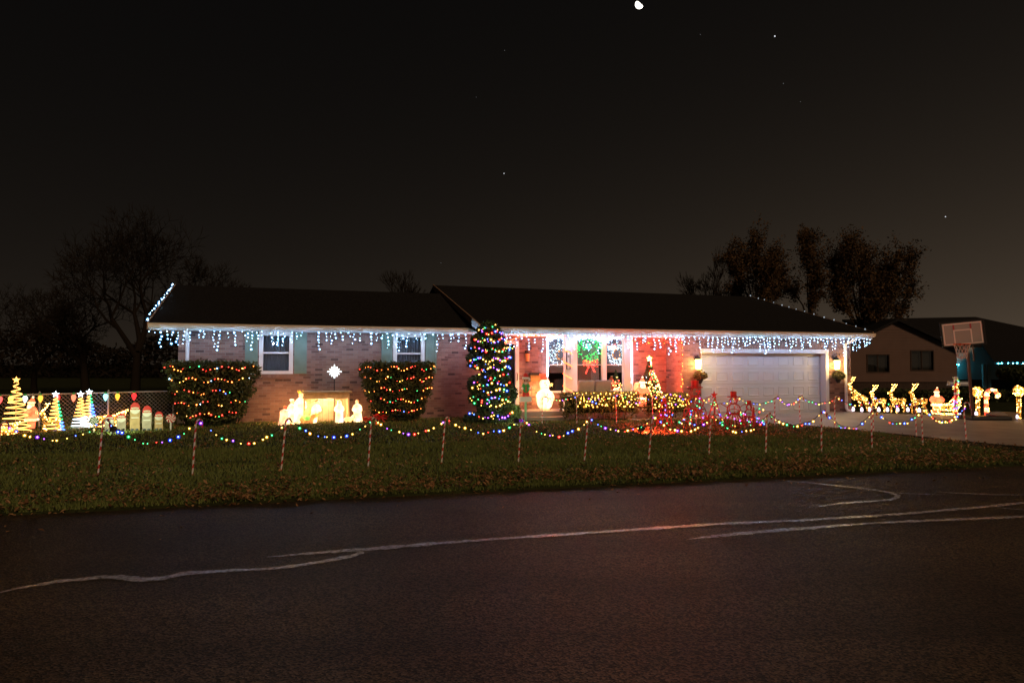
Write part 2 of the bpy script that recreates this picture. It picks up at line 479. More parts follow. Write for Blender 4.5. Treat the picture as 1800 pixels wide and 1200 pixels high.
# road
def epoint(s, d): return (E0[0] + _ed.x * s + EDN.x * d, E0[1] + _ed.y * s + EDN.y * d)
mb = MB()
mb.face([(*epoint(-60,-14),0),(*epoint(70,-14),0),(*epoint(70,0.02),0),(*epoint(-60,0.02),0)])
struct(mb.build("road", M_asphalt))
# strips of crack sealer on the road
def seal(pix, w):
    mb = MB(); pts = []
    for (px, py) in pix: pts.append(Vector((*gnd(px, py, 0.004), 0.004)))
    fine = []
    for i in range(len(pts)-1):
        p0 = pts[max(i-1,0)]; p1 = pts[i]; p2 = pts[i+1]; p3 = pts[min(i+2,len(pts)-1)]
        n = max(2, int((p2-p1).length / 0.05))
        for k in range(n):
            t = k / n
            fine.append(0.5*((2*p1)+(-p0+p2)*t+(2*p0-5*p1+4*p2-p3)*t*t+(-p0+3*p1-3*p2+p3)*t*t*t))
    fine.append(pts[-1])
    L = []
    for i, p in enumerate(fine):
        t = (fine[min(i+1,len(fine)-1)] - fine[max(i-1,0)]).normalized()
        nrm = Vector((-t.y, t.x, 0)); tp = min(1.0, 0.25 + 0.08*i, 0.25 + 0.08*(len(fine)-1-i))*(0.75+0.5*float(vnoise(i*0.11,w*50,4)))
        L.append((p + nrm*w*0.5*tp*U(0.55,1.3), p - nrm*w*0.5*tp*U(0.55,1.3)))
    for a, b in zip(L, L[1:]):
        mb.face([(a[1].x,a[1].y,0.004),(b[1].x,b[1].y,0.004),(b[0].x,b[0].y,0.004),(a[0].x,a[0].y,0.004)])
    return struct(mb.build("crack_sealer_line", M_seal))
seal([(-40,1052),(0,1040),(60,1028),(140,1017),(205,1013),(240,1017),(275,1017),(320,1008),(400,1002),(480,998),(550,989),(605,979),(628,974),(634,970),(622,967),(600,967)], 0.10)
seal([(470,978),(520,974),(580,969),(650,964),(760,955),(880,946),(1000,938),(1120,930),(1250,921),(1400,914),(1520,907),(1640,898),(1740,889),(1830,880)], 0.10)
seal([(1212,947),(1290,938),(1400,929),(1520,920),(1640,914),(1740,910),(1830,905)], 0.10)
seal([(1360,843),(1420,848),(1480,854),(1540,861),(1572,868),(1578,872),(1560,878),(1520,881),(1480,884),(1440,890)], 0.09)
seal([(1560,864),(1600,867),(1660,869)], 0.07)
seal([(1645,864),(1700,867),(1760,869),(1830,869)], 0.07)
seal([(1738,889),(1780,894),(1830,898)], 0.06)
seal([(978,899),(1000,898)], 0.04)

# driveway polygon (world)
DL = [W(fx(1206,-0.95),-0.95), Vector((*gnd(1335,744,0.1),0)), Vector((*gnd(1460,752,0.1),0)), Vector((*gnd(1580,762,0.1),0)), Vector((*gnd(1690,774,0.08),0)), Vector((*gnd(1800,785,0.06),0)), Vector((12.6,11.9,0))]
DR = [W(fx(1496,-0.95),-0.95), Vector((*gnd(1520,727,0.1),0)), Vector((*gnd(1600,729,0.1),0)), Vector((*gnd(1680,732,0.1),0)), Vector((*gnd(1760,736,0.1),0)), Vector((*gnd(1850,741,0.1),0)), Vector((24,15.2,0))]
dpoly = [(p.x,p.y) for p in DL] + [(p.x,p.y) for p in DR[::-1]]
def inpoly(x, y, poly):
    x = np.asarray(x); y = np.asarray(y); ins = np.zeros(x.shape, bool); n = len(poly)
    for i in range(n):
        x1,y1 = poly[i]; x2,y2 = poly[(i+1)%n]
        c = ((y1>y)!=(y2>y)) & (x < (x2-x1)*(y-y1)/(y2-y1+1e-12)+x1)
        ins ^= c
    return ins
wpoly = [tuple(W(fx(905,-1.4),-1.42).xy), tuple(W(fx(1340,-1.4),-1.42).xy), tuple(W(fx(1345,-2.0),-2.05).xy), tuple(W(fx(905,-2.0),-2.05).xy)]
# lawn sheet
mb = MB()
NX, NY = 90, 46
gx = np.concatenate([np.linspace(-70,-18,10), np.linspace(-16,22,70), np.linspace(26,80,10)])
gd = np.concatenate([np.array([0.0,0.04,0.12,0.3,0.6]), np.linspace(1.0,16,26), np.linspace(18,90,15)])
P = []
for d in gd:
    for X in gx:
        s = (X - E0[0]) / _ed.x
        x, y = epoint(s, d)
        jit = 0.0 if d > 0.01 else 0.03*math.sin(s*3.1)+0.025*math.sin(s*7.7+1)
        x += EDN.x*jit; y += EDN.y*jit
        z = float(lawn_z(x,y)) if d > 0.01 else -0.01
        P.append((x,y,z + (0.012*(vnoise(x*1.2,y*1.2,3)-0.5) if 0.2<d<9 else 0)))
mb.v = P
for j in range(len(gd)-1):
    for i in range(len(gx)-1):
        a = j*len(gx)+i
        mb.f.append((a,a+1,a+1+len(gx),a+len(gx))); mb.m.append(0)
lawn = struct(mb.build("lawn", M_soil, smooth=True))
# driveway slab
mb = MB()
def resample(poly, n):
    L = [0]
    for a,b in zip(poly,poly[1:]): L.append(L[-1]+(b-a).length)
    out=[]
    for i in range(n+1):
        s = L[-1]*i/n
        for k in range(len(poly)-1):
            if s <= L[k+1]+1e-9:
                t=(s-L[k])/(L[k+1]-L[k]); out.append(poly[k].lerp(poly[k+1],t)); break
    return out
A_ = resample(DL,24); B_ = resample(DR,24)
for i in range(25):
    for j in range(13):
        p = A_[i].lerp(B_[i], j/12)
        mb.v.append((p.x,p.y,max(float(lawn_z(p.x,p.y)),0.05)+0.022))
for i in range(24):
    for j in range(12):
        a=i*13+j; mb.f.append((a,a+1,a+14,a+13)); mb.m.append(0)
struct(mb.build("driveway", M_conc, smooth=True))
mb = MB(); 
zz = 0.125
mb.box(0,1,0,1,0,1)  # replaced below
mb.v = [(p[0],p[1],zz-0.1) for p in wpoly]+[(p[0],p[1],zz) for p in wpoly]
struct(mb.build("walkway", M_conc))

# ---- grass blades and fallen leaves
def lawn_ok(x, y): return ~inpoly(x,y,dpoly) & ~inpoly(x,y,wpoly)
def scatter(n, xr, dr, dens=None):
    s = rng.uniform(xr[0], xr[1], n); d = rng.uniform(dr[0], dr[1], n)
    x = E0[0] + _ed.x*s + EDN.x*d; y = E0[1] + _ed.y*s + EDN.y*d
    ok = lawn_ok(x,y)
    lyy = -SR*x + CR*(y-HO[1]); lxx = CR*x + SR*(y-HO[1])
    ok &= ~((lyy > -0.02) & (lxx > fx(311)) )
    ok &= ~((lyy > -1.45) & (lxx > fx(900)) & (lxx < fx(1500,-.95)))
    ok &= np.abs(x) < y*0.80+0.6
    if dens is not None: ok &= rng.random(n) < dens(x,y,d)
    return x[ok], y[ok], d[ok]
def ground_h(x, y): return lawn_z(x,y)
def grass(n, xr, dr, h, w):
    x,y,d = scatter(n,xr,dr,lambda x,y,d: 0.45+0.55*vnoise(x*1.5,y*1.5,11))
    m = len(x); z = ground_h(x,y)-0.004
    a = rng.uniform(0,2*PI,m); hh = rng.uniform(h*0.5,h*1.3,m); ww = rng.uniform(w*0.6,w*1.3,m)
    lx_ = rng.normal(0,0.45,m)*hh; ly_ = rng.normal(0,0.45,m)*hh
    V = np.empty((m,3,3)); 
    V[:,0]=np.stack([x-np.cos(a)*ww,y-np.sin(a)*ww,z],1); V[:,1]=np.stack([x+np.cos(a)*ww,y+np.sin(a)*ww,z],1)
    V[:,2]=np.stack([x+lx_,y+ly_,z+hh],1)
    return V.reshape(-1,3)
gv = np.concatenate([grass(190000,(-3,17),(0.0,5.0),0.055,0.008), grass(110000,(-8,20),(4.5,14),0.06,0.011)])
tag(np_mesh("grass", gv, 3, M_grass), "short dark green grass covering the front lawn", "grass", kind="stuff")
def leaves(n, xr, dr, size, dens, lift=0.02):
    x,y,d = scatter(n,xr,dr,dens); m=len(x); z=np.where(d<0.0,0.002,ground_h(x,y))+rng.uniform(0.004,lift,m)*np.where(d<0,0.15,1)
    a=rng.uniform(0,2*PI,m); sz=rng.uniform(size*0.55,size*1.35,m); wd=sz*rng.uniform(0.35,0.75,m)
    tx=np.cos(a); ty=np.sin(a); tilt=rng.normal(0,0.55,m); curl=rng.uniform(0.1,0.6,m)
    def pt(u,v,c): return np.stack([x+tx*u-ty*v, y+ty*u+tx*v, z+np.maximum(u*np.sin(tilt),-0.01)+c],1)
    up=np.abs(np.sin(tilt))*sz*0.5
    V=np.empty((m,2,4,3))
    e0=pt(-sz*0.5,0*sz,up); e1=pt(sz*0.5,0*sz,up); lft=pt(-0.05*sz,wd*0.5,up+curl*wd*0.6); rgt=pt(0.05*sz,-wd*0.5,up+curl*wd*0.6)
    l2=pt(0.3*sz,wd*0.34,up+curl*wd*0.4); r2=pt(0.3*sz,-wd*0.34,up+curl*wd*0.4)
    V[:,0,0]=e0;V[:,0,1]=rgt;V[:,0,2]=r2;V[:,0,3]=e1; V[:,1,0]=e0;V[:,1,1]=e1;V[:,1,2]=l2;V[:,1,3]=lft
    return V.reshape(-1,3)
def dens_edge(x,y,d):
    return np.clip((1.5-d)/1.2,0,1)*np.clip(vnoise(x*1.1,y*2.0,21)*2.4-0.65+0.5*vnoise(x*4,y*4,22),0.10,1)
def dens_lawn(x,y,d):
    p = vnoise(x*0.8,y*0.8,5)*0.6+vnoise(x*2.3,y*2.3,6)*0.4
    return np.clip((p-0.40)*2.6,0.10,1)*np.clip(1.15-d/12,0.3,1)
def dens_right(x,y,d): return np.clip((x-2.0)/6,0,1)*np.clip(vnoise(x*2,y*2,9)*1.6-0.2,0,1)
def dens_red(x,y,d): return np.exp(-((x-5.2)/2.6)**2)*np.exp(-((y-18.3)/1.6)**2)
def dens_nat(x,y,d): return np.exp(-((x+5.2)/3.5)**2)*np.exp(-((-SR*x+CR*(y-HO[1])+1.0)/0.7)**2)
lv = np.concatenate([leaves(900,(-2,19),(-2.6,-0.03),0.06,lambda x,y,d: np.exp(d*2.2)*0.8+0.01,0.03), leaves(17000,(-4,20),(-0.03,1.7),0.062,dens_edge,0.06), leaves(34000,(-4,18),(0.3,9.5),0.056,dens_lawn,0.04),
                     leaves(9000,(6,20),(0.5,9),0.07,dens_right,0.05), leaves(9000,(4,18),(4,10),0.07,dens_red,0.05), leaves(6000,(-6,10),(5,12),0.06,dens_nat,0.05)])
tag(np_mesh("fallen_leaves", lv, 4, M_leaf_fallen), "dry brown oak leaves fallen on lawn and along road edge", "leaves", kind="stuff")

# ================================================================== HOUSE
house = thing("brick_ranch_house", "long low brick ranch house with dark roof, covered porch and white garage door", "house", (HO[0],HO[1],0), ROT)
LX0 = fx(313); LXG0 = fx(1198,-0.95); LXG1 = fx(1495,-0.95)
LXP0 = fx(846,-1.5)                       # left end of the taller roof
ZE = 2.86
def subtract(x0,x1,z0,z1,ops):
    xs = sorted({x0,x1,*[o[0] for o in ops],*[o[1] for o in ops]}); zs = sorted({z0,z1,*[o[2] for o in ops],*[o[3] for o in ops]})
    xs=[x for x in xs if x0<=x<=x1]; zs=[z for z in zs if z0<=z<=z1]; out=[]
    for a,b in zip(xs,xs[1:]):
        for c,d in zip(zs,zs[1:]):
            mx,mz=(a+b)/2,(c+d)/2
            if not any(o[0]<mx<o[1] and o[2]<mz<o[3] for o in ops): out.append((a,b,c,d))
    return out
def fz(px,py,ly=0.0): return fac(px,py,ly)[1]
win1 = (fx(455), fx(515), fz(485,657), fz(485,583))
win2 = (fx(691), fx(746), win1[2], win1[3])
pdoor = (fx(868), fx(912), 0.39, fz(905,599))
triw = (fx(963), fx(1109), fz(1030,686), fz(1030,594))
ops_left = [win1, win2, pdoor, triw]
wall_f = MB()
for (a,b,c,d) in subtract(LX0, LXG0+0.3, -0.05, 2.74, ops_left): wall_f.box(a,b,0.0,0.2,c,d)
wall_front = wall_f.build("wall", M_mortar, house)
wall_front["label"]="brick front wall of the house"
gd0 = fx(1232,-0.95); gd1 = fx(1456,-0.95); gz1 = fz(1345,616,-0.95)
gdoor = (gd0, gd1, -0.1, gz1)
gw = MB()
for (a,b,c,d) in subtract(LXG0, LXG1, -0.05, 2.74, [gdoor]): gw.box(a,b,-0.95,-0.75,c,d)
gw.box(LXG0, LXG0+0.2, -0.7499, 0.0-0.002, -0.05, 2.74)
gw.box(LXG1-0.2, LXG1, -0.7499, 9.0, -0.05, 2.74)
wall_gar = gw.build("wall", M_mortar, house)
bk = MB(); bk.box(LX0,LX0+0.2,0.201,8.0,-0.05,2.74); bk.box(LX0+0.201,LXG1-0.201,7.8,8.0,-0.05,2.74)
bk.build("wall", M_mortar, house)
inn = MB(); inn.box(LX0+0.21,LXG0,1.2,1.25,-0.05,2.74); inn.build("inner_partition", M_interior, house)

# bricks
BL, BH, BD, JN = 0.205, 0.062, 0.012, 0.011
def brick_mesh(l):
    m = MB(); m.box(-l/2,l/2,-BD,0,0,BH); m.f.pop(4); m.m.pop(4)
    me = bpy.data.meshes.new("brick"); me.from_pydata(m.v,[],m.f); me.materials.append(M_brick); return me
bmesh_full = brick_mesh(BL)
def courses(x0,x1,z0,z1,ops):
    out=[]; k=0; z=z0
    while z+BH<=z1:
        x = x0 + (-(BL+JN)/2 if k%2 else 0)
        while x < x1-0.02:
            segs=[(max(x,x0),min(x+BL,x1))]
            for o in ops:
                if o[2]-0.005<z+BH/2<o[3]+0.005:
                    ns=[]
                    for a,b in segs:
                        if b<=o[0] or a>=o[1]: ns.append((a,b))
                        else:
                            if a<o[0]: ns.append((a,o[0]))
                            if b>o[1]: ns.append((o[1],b))
                    segs=ns
            for a,b in segs:
                if b-a>0.03: out.append((a,b,z))
            x += BL+JN
        z += BH+JN; k+=1
    return out
trim_l = [(o[0]-0.0,o[1]+0.0,o[2],o[3]) for o in ops_left]
bl = courses(LX0, LXG0, 0.08, 2.74, trim_l)
cand=[]; rest=[]
for (a,b,z) in bl:
    w_=W((a+b)/2,0,z); px = 900+1200*w_.x/w_.y; py=640-(z-CZ)/w_.y*1200
    hid = (285<px<455 and py>640) or (633<px<770 and py>640) or (815<px<910) or (488<px<645 and py>690) or py>735
    full = (b-a)>BL-0.001
    (cand if (full and not hid) else rest).append(((a,b,z), w_.length))
cand.sort(key=lambda q:q[1])
rest += cand[300:]
for (a,b,z),_ in cand[:300]:
    o = link("brick", bmesh_full, wall_front); o.location=((a+b)/2,0,z)
m = MB()
for (a,b,z),_ in rest: m.box(a,b,-BD,0,z,z+BH)
m.build("brick_courses", M_brick, wall_front, kind="stuff")
m = MB()
for (a,b,z) in courses(LXG0, LXG1, 0.10, 2.74, [gdoor]): m.box(a,b,-0.95-BD,-0.95,z,z+BH)
for (a,b,z) in courses(-0.95, -0.01, 0.10, 2.74, []): m.box(LXG0-BD,LXG0,a,b,z,z+BH)
m.build("brick_courses", M_brick, wall_gar, kind="stuff")

# roofs
def roof(name, x0, x1, ye, yr, ze, zr, yb):
    t=0.10; m=MB()
    prof=[(ye,ze),(yr,zr),(yb,ze),(yb,ze-t),(yr,zr-t),(ye,ze-t)]
    b=len(m.v)
    for X in (x0,x1): m.v += [(X,p[0],p[1]) for p in prof]
    m.f=[(0,6,7,1),(1,7,8,2),(2,8,9,3),(3,9,10,4),(4,10,11,5),(5,11,6,0),(0,1,4,5),(1,2,3,4),(6,11,10,7),(7,10,9,8)]
    m.m=[0]*len(m.f)
    return m.build(name, M_roof, house)
xl = fx(259,-0.5)
roof("roof", xl, LXP0+0.6, -0.46, 3.95, ZE+0.02, 4.36, 8.5)
xr1 = fx(1537,-1.5)
roof("roof", LXP0, xr1, -1.46, 5.4, ZE+0.05, 4.83, 12.3)
# gable triangle walls
m=MB()
m.face([(LX0,0.0,2.74),(LX0,8.0,2.74),(LX0,3.95,4.23)]); m.face([(LX0+0.15,0.0,2.74),(LX0+0.15,3.95,4.23),(LX0+0.15,8.0,2.74)])
gx0=LXP0+0.35
m.face([(gx0,-1.1,2.74),(gx0,11.9,2.74),(gx0,5.4,4.68)])
m.face([(LXG1-0.1,-1.1,2.74),(LXG1-0.1,5.4,4.68),(LXG1-0.1,11.9,2.74)])
m.build("gable_wall", M_siding, house)
# rake boards
def rake(x, ye, yr, ze, zr, mt, h=0.17, th=0.03):
    m=MB()
    P=[(ye,ze+0.03),(yr,zr+0.03),(yr,zr-h),(ye,ze-h)]
    for X in (x-th,x): m.v+=[(X,p[0],p[1]) for p in P]
    m.f=[(0,1,2,3),(7,6,5,4),(0,4,5,1),(1,5,6,2),(2,6,7,3),(3,7,4,0)]; m.m=[0]*6
    return m.build("rake_board", mt, house)
rake(LXP0-0.002,-1.46,5.4,ZE+0.05,4.83,M_rake)
yv=-1.46+(5.4+1.46)*0.16; zv=ZE+0.05+(4.83-ZE-0.05)*0.16
rk=rake(LXP0-0.036,-1.47,yv-0.3,ZE+0.05,ZE+0.05+(4.83-ZE-0.05)*((yv-0.3+1.46)/6.86),M_white,0.19)
rk["label"]="white painted lower end of the rake board"
rake(xl-0.002,-0.46,3.95,ZE+0.02,4.36,M_rake); rake(xr1+0.034,-1.46,5.4,ZE+0.05,4.83,M_rake)
# soffits, fascia, gutters
m=MB(); m.box(xl,LXP0+0.4,-0.44,-0.002,ZE-0.115,ZE-0.09); m.box(xl,LX0-0.002,-0.002,4,ZE-0.115,ZE-0.09); m.build("soffit", M_white, house)
m=MB(); m.box(LXP0,xr1,-1.44,-0.96,ZE-0.115,ZE-0.085); m.box(LXP0,LXG0-0.02,-0.96,-0.02,ZE-0.115,ZE-0.085); m.build("soffit", M_white, house)
def gutter(x0,x1,y,z):
    m=MB(); poly=[(y,z+0.02),(y-0.115,z+0.02),(y-0.12,z-0.03),(y-0.10,z-0.075),(y-0.085,z-0.105),(y,z-0.105)]
    n=len(poly)
    for X in (x0,x1): m.v+=[(X,p[0],p[1]) for p in poly]
    for i in range(n): j=(i+1)%n; m.f.append((i,j,n+j,n+i)); m.m.append(0)
    m.f+= [tuple(range(n))[::-1], tuple(range(n,2*n))]; m.m+=[0,0]
    return m.build("gutter", M_tan, house)
gutter(xl,LXP0+0.02,-0.44,ZE); gutter(LXP0,xr1+0.03,-1.44,ZE)
m=MB(); m.box(xl,LXP0+0.3,-0.44,-0.42,ZE-0.16,ZE-0.106); m.build("fascia", M_white, house)
m=MB(); m.box(LXP0,xr1,-1.44,-1.42,ZE-0.18,ZE-0.106); m.build("fascia", M_white, house)
# porch beam
m=MB(); m.box(LXP0+0.2,LXG0-0.05,-1.16,-1.0,ZE-0.21,ZE-0.116); m.build("porch_beam", M_white, house)
# downspouts
def downspout(lx, lyw, lyg):
    m=MB(); w=0.045
    m.tube([(lx,lyg,ZE-0.1),(lx,lyg,ZE-0.2),(lx-0.02,lyw-0.05,ZE-0.42),(lx-0.02,lyw-0.05,0.22),(lx+0.02,lyw-0.12,0.14),(lx+0.08,lyw-0.3,0.13)],0.05,8)
    return m.build("downspout", M_white, house)
downspout(fx(331),0.0,-0.5)
m=MB(); xd=fx(1484,-0.95); xg=fx(1503,-1.5)
m.tube([(xg,-1.5,ZE-0.1),(xg,-1.5,ZE-0.2),(xd,-1.01,ZE-0.36),(xd,-1.01,0.26),(xd+0.03,-1.05,0.17),(xd+0.16,-1.16,0.13)],0.052,8); m.build("downspout", M_white, house)

# windows with shutters
def sash_window(op, with_sill=True):
    x0,x1,z0,z1=op; root=MB(); fw=0.11
    root.box(x0,x0+fw,-0.03,0.12,z0,z1); root.box(x1-fw,x1,-0.03,0.12,z0,z1)
    root.box(x0+fw,x1-fw,-0.03,0.12,z1-fw,z1); root.box(x0+fw,x1-fw,-0.03,0.12,z0,z0+fw*0.8)
    w=root.build("window", M_white, house)
    zm=(z0+z1)/2
    s=MB(); s.box(x0+fw,x1-fw,0.02,0.07,zm-0.025,zm+0.025); s.build("sash_bar", M_white, w)
    for (a,b) in ((z0+fw*0.8,zm-0.025),(zm+0.025,z1-fw)):
        p=MB(); p.box(x0+fw,x1-fw,0.045,0.05,a,b); p.build("pane", M_glass, w)
    c=MB(); n=60
    for i in range(n+1):
        X=x0+fw+(x1-x0-2*fw)*i/n; Y=0.15+0.02*math.sin(i*0.95)+0.012*math.sin(i*2.3)
        c.v+=[(X,Y,z0+0.02),(X,Y,z1-0.02)]
    for i in range(n): c.f.append((2*i,2*i+2,2*i+3,2*i+1)); c.m.append(0)
    c.build("curtain", M_curtain, w, smooth=True)
    if with_sill:
        s=MB(); k=int((x1-x0+0.1)/0.075)
        for i in range(k): s.box(x0-0.05+i*0.075,x0-0.05+i*0.075+0.065,-0.05,-0.0125,z0-0.11,z0-0.004)
        s.build("brick_sill", M_brick, w)
    return w
sash_window(win1); sash_window(win2)
def shutter(x0,x1,z0,z1):
    m=MB(); b=0.06; m.box(x0,x0+b,-0.05,-0.0125,z0,z1); m.box(x1-b,x1,-0.05,-0.0125,z0,z1)
    zm=(z0+z1)/2
    for (a,c) in ((z0,z0+0.09),(zm-0.04,zm+0.04),(z1-0.09,z1)): m.box(x0+b,x1-b,-0.05,-0.0125,a,c)
    s=m.build("shutter", M_shutter, house)
    for (a,c) in ((z0+0.09,zm-0.04),(zm+0.04,z1-0.09)):
        p=MB(); p.box(x0+b,x1-b,-0.03,-0.013,a,c); k=5
        for i in range(1,k): 
            X=x0+b+(x1-x0-2*b)*i/k; p.box(X-0.006,X+0.006,-0.034,-0.03,a+0.02,c-0.02)
        p.build("panel", M_shutter, s)
for (a,b) in ((430.5,453),(517,539)): shutter(fx(a),fx(b),win1[2],win1[3])
for (a,b) in ((670,689.5),(747.5,767)): shutter(fx(a),fx(b),win2[2],win2[3])
# porch front door (glazed storm door)
x0,x1,z0,z1=pdoor
m=MB(); m.box(x0-0.02,x0+0.11,-0.03,0.1,z0,z1); m.box(x1-0.12,x1,-0.03,0.1,z0,z1); m.box(x0+0.11,x1-0.12,-0.03,0.1,z1-0.1,z1)
dr=m.build("door", M_white, house)
m=MB(); m.box(x0+0.11,x1-0.12,0.03,0.035,z0,z1-0.1); m.build("pane", M_glass, dr)
m=MB(); m.box(x0+0.11,x1-0.12,0.12,0.16,z0,z1-0.1); m.build("door_leaf", M_dark, dr)
m=MB(); zh=z0+1.0; m.tube([(x1-0.07,-0.03,zh-0.1),(x1-0.07,-0.075,zh-0.06),(x1-0.07,-0.075,zh+0.1),(x1-0.07,-0.03,zh+0.14)],0.014,6); m.build("handle", M_black, dr)
# triple porch window
x0,x1,z0,z1=triw
cols=[(x0,fx(1004)),(fx(1014),fx(1058.5)),(fx(1065.5),x1)]
m=MB(); m.box(x0-0.06,x0,-0.04,0.1,z0-0.06,z1+0.08); m.box(x1,x1+0.06,-0.04,0.1,z0-0.06,z1+0.08)
m.box(x0,x1,-0.04,0.1,z1,z1+0.08); m.box(x0,x1,-0.07,0.1,z0-0.06,z0)
m.box(cols[0][1],cols[1][0],-0.04,0.1,z0,z1); m.box(cols[1][1],cols[2][0],-0.04,0.1,z0,z1)
tw=m.build("window", M_white, house); tw["label"]="triple porch window in wide white frame"
zc=fz(1030,641)
for k,(a,b) in enumerate(cols):
    p=MB(); p.box(a,b,0.05,0.055,z0,z1); p.build("pane", M_glass, tw)
    s=MB(); s.box(a,b,0.03,0.07,zc-0.015,zc+0.015); s.build("sash_bar", M_white if k!=1 else M_lace, tw)
    c=MB(); n=40
    for i in range(n+1):
        X=a+(b-a)*i/n; Y=0.2+0.018*math.sin(i*0.9+k); c.v+=[(X,Y,zc),(X,Y,z1)]
    for i in range(n): c.f.append((2*i,2*i+2,2*i+3,2*i+1)); c.m.append(0)
    c.build("curtain", M_curtain, tw, smooth=True)
    c=MB(); c.box(a,b,0.24,0.25,fz(1030,655) if k!=1 else z0,zc+0.05); c.build("blind", M_shade, tw)
# porch slab and steps
pf0=fx(906,-1.2); pf1=LXG0-0.015
m=MB(); m.box(pf0,pf1,-1.20,-0.013,-0.02,0.39); pslab=m.build("porch_floor", M_conc, house)
m=MB(); m.box(fx(906,-1.5),fx(1000,-1.5),-1.5,-1.202,-0.02,0.245); m.build("step", M_conc, house)
# porch posts
def post(pa,pb):
    xa=fx(pa,-1.1); xb=fx(pb,-1.1); m=MB(); m.box(xa,xb,-1.18,-1.03,0.39,ZE-0.21); m.box(xa-0.02,xb+0.02,-1.195,-1.015,0.391,0.50); m.box(xa-0.02,xb+0.02,-1.195,-1.015,ZE-0.33,ZE-0.2101)
    return m.build("porch_post", M_white, house)
post(992,1004.5); post(1095,1107)
# garage door
x0,x1,z1=gd0,gd1,gz1; jw=0.13
m=MB(); m.box(x0,x0+0.05,-0.93,-0.60,0.0,z1-0.09); m.box(x1-jw,x1,-0.975,-0.60,0.0,z1-0.09); m.box(x0-0.02,x1,-0.985,-0.60,z1-0.09,z1+0.05)
gfr=m.build("garage_door_frame", mat("door_trim_paint",(0.55,0.55,0.58),0.5), house)
dx0,dx1,dz0,dz1=x0+0.05,x1-jw,0.10,z1-0.09; dy=-0.70
m=MB(); m.box(dx0,dx1,dy,dy+0.05,dz0,dz1); gdo=m.build("garage_door", M_door, house)
rows,colsn=4,8
cw=(dx1-dx0)/colsn; rh=(dz1-dz0)/rows
pm=MB(); a,b,c,d=-cw*0.36,cw*0.36,-rh*0.30,rh*0.30
for (i0,o0,yy0,yy1) in ((0.0,0.02,0.0,-0.014),(0.02,0.045,-0.014,-0.003)):
    pass
def ringquad(m_,i,o,yi,yo):
    Pi=[(a+i,yi,c+i),(b-i,yi,c+i),(b-i,yi,d-i),(a+i,yi,d-i)]; Po=[(a+o,yo,c+o),(b-o,yo,c+o),(b-o,yo,d-o),(a+o,yo,d-o)]
    for k in range(4): j=(k+1)%4; m_.face([Pi[k],Pi[j],Po[j],Po[k]])
ringquad(pm,0,0.018,0.0,-0.016); ringquad(pm,0.018,0.045,-0.016,-0.004)
pm.face([(a+0.045,-0.004,c+0.045),(b-0.045,-0.004,c+0.045),(b-0.045,-0.004,d-0.045),(a+0.045,-0.004,d-0.045)])
pme=bpy.data.meshes.new("panel"); pme.from_pydata(pm.v,[],pm.f); pme.materials.append(M_door)
for r in range(rows):
    for c_ in range(colsn):
        o=link("panel",pme,gdo); o.location=(dx0+cw*(c_+0.5),dy-0.001,dz0+rh*(r+0.5))
m=MB()
for r in range(1,rows): m.box(dx0,dx1,dy-0.006,dy-0.0005,dz0+rh*r-0.008,dz0+rh*r+0.004)
m.build("section_joint", mat("joint_grey",(0.34,0.33,0.32),0.6), gdo)

# ================================================================== things on the house
def hthing(name,label,cat,lx,ly,z,group=None): return thing(name,label,cat,W(lx,ly,z),ROT,group)
# house number board on the left post
nb=hthing("number_board","black-edged white house number board on the left porch post","sign",fx(999,-1.19),-1.19,fz(999,649,-1.19))
h_=fz(999,616,-1.19)-fz(999,649,-1.19)
m=MB(); m.box(-0.065,0.065,-0.012,-0.001,0,h_); m.build("board",M_black,nb)
m=MB(); m.box(-0.038,0.038,-0.015,-0.0121,0.01,h_-0.01); m.build("face",M_white,nb)
def text(s,size,parent,loc,mt,ext=0.001):
    c=bpy.data.curves.new("digit",'FONT'); c.body=s; c.size=size; c.align_x='CENTER'; c.align_y='CENTER'; c.extrude=ext
    tmp=bpy.data.objects.new("tmp",c); COL.objects.link(tmp)
    dg=bpy.context.evaluated_depsgraph_get(); me=bpy.data.meshes.new_from_object(tmp.evaluated_get(dg))
    bpy.data.objects.remove(tmp); me.materials.clear(); me.materials.append(mt)
    o=link("digit",me,parent); o.location=loc; o.rotation_euler=(PI/2,0,0); return o
text("6",0.11,nb,(0,-0.017,h_*0.70),M_black); text("1",0.11,nb,(0,-0.017,h_*0.29),M_black)
# lanterns
def lantern(px,py,lyw,label,lit,size=1.0,energy=0):
    lx,z=fac(px,py,lyw-0.12); t=hthing("wall_lantern",label,"lantern",lx,lyw,z,"wall lanterns")
    s=size
    m=MB(); m.box(-0.05*s,0.05*s,-0.025,-0.013,0.02*s,0.22*s); m.tube([(0,-0.02,0.16*s),(0,-0.09,0.24*s),(0,-0.13,0.20*s)],0.012,6); m.build("bracket",M_dark,t)
    m=MB(); m.lathe([(0.085*s,0.12*s),(0.075*s,0.14*s),(0.02*s,0.20*s),(0.008,0.23*s)],8,c=(0,-0.13,0)); m.lathe([(0.05*s,-0.16*s),(0.06*s,-0.14*s),(0.06*s,-0.13*s)],8,c=(0,-0.13,0)); m.build("cap",M_dark,t)
    m=MB(); m.lathe([(0.055*s,-0.128*s),(0.078*s,0.118*s)],8,c=(0,-0.13,0))
    m.build("glass_shade", glow("lantern_glow",(1.0,0.62,0.18),30.0) if lit else mat("amber_glass",(0.55,0.24,0.07),0.3), t)
    if lit: lamp("lantern_lamp",t,(0,-0.30,0.02),energy,(1.0,0.60,0.20),0.08)
    return t
lantern(1227,640,-0.95,"lit wall lantern left of the garage door",True,1.25,45)
lantern(1471,641,-0.95,"lit wall lantern on brick pier right of the garage door",True,1.25,45)
lantern(927,628,0.0,"unlit amber wall lantern between porch door and window",False,1.0)
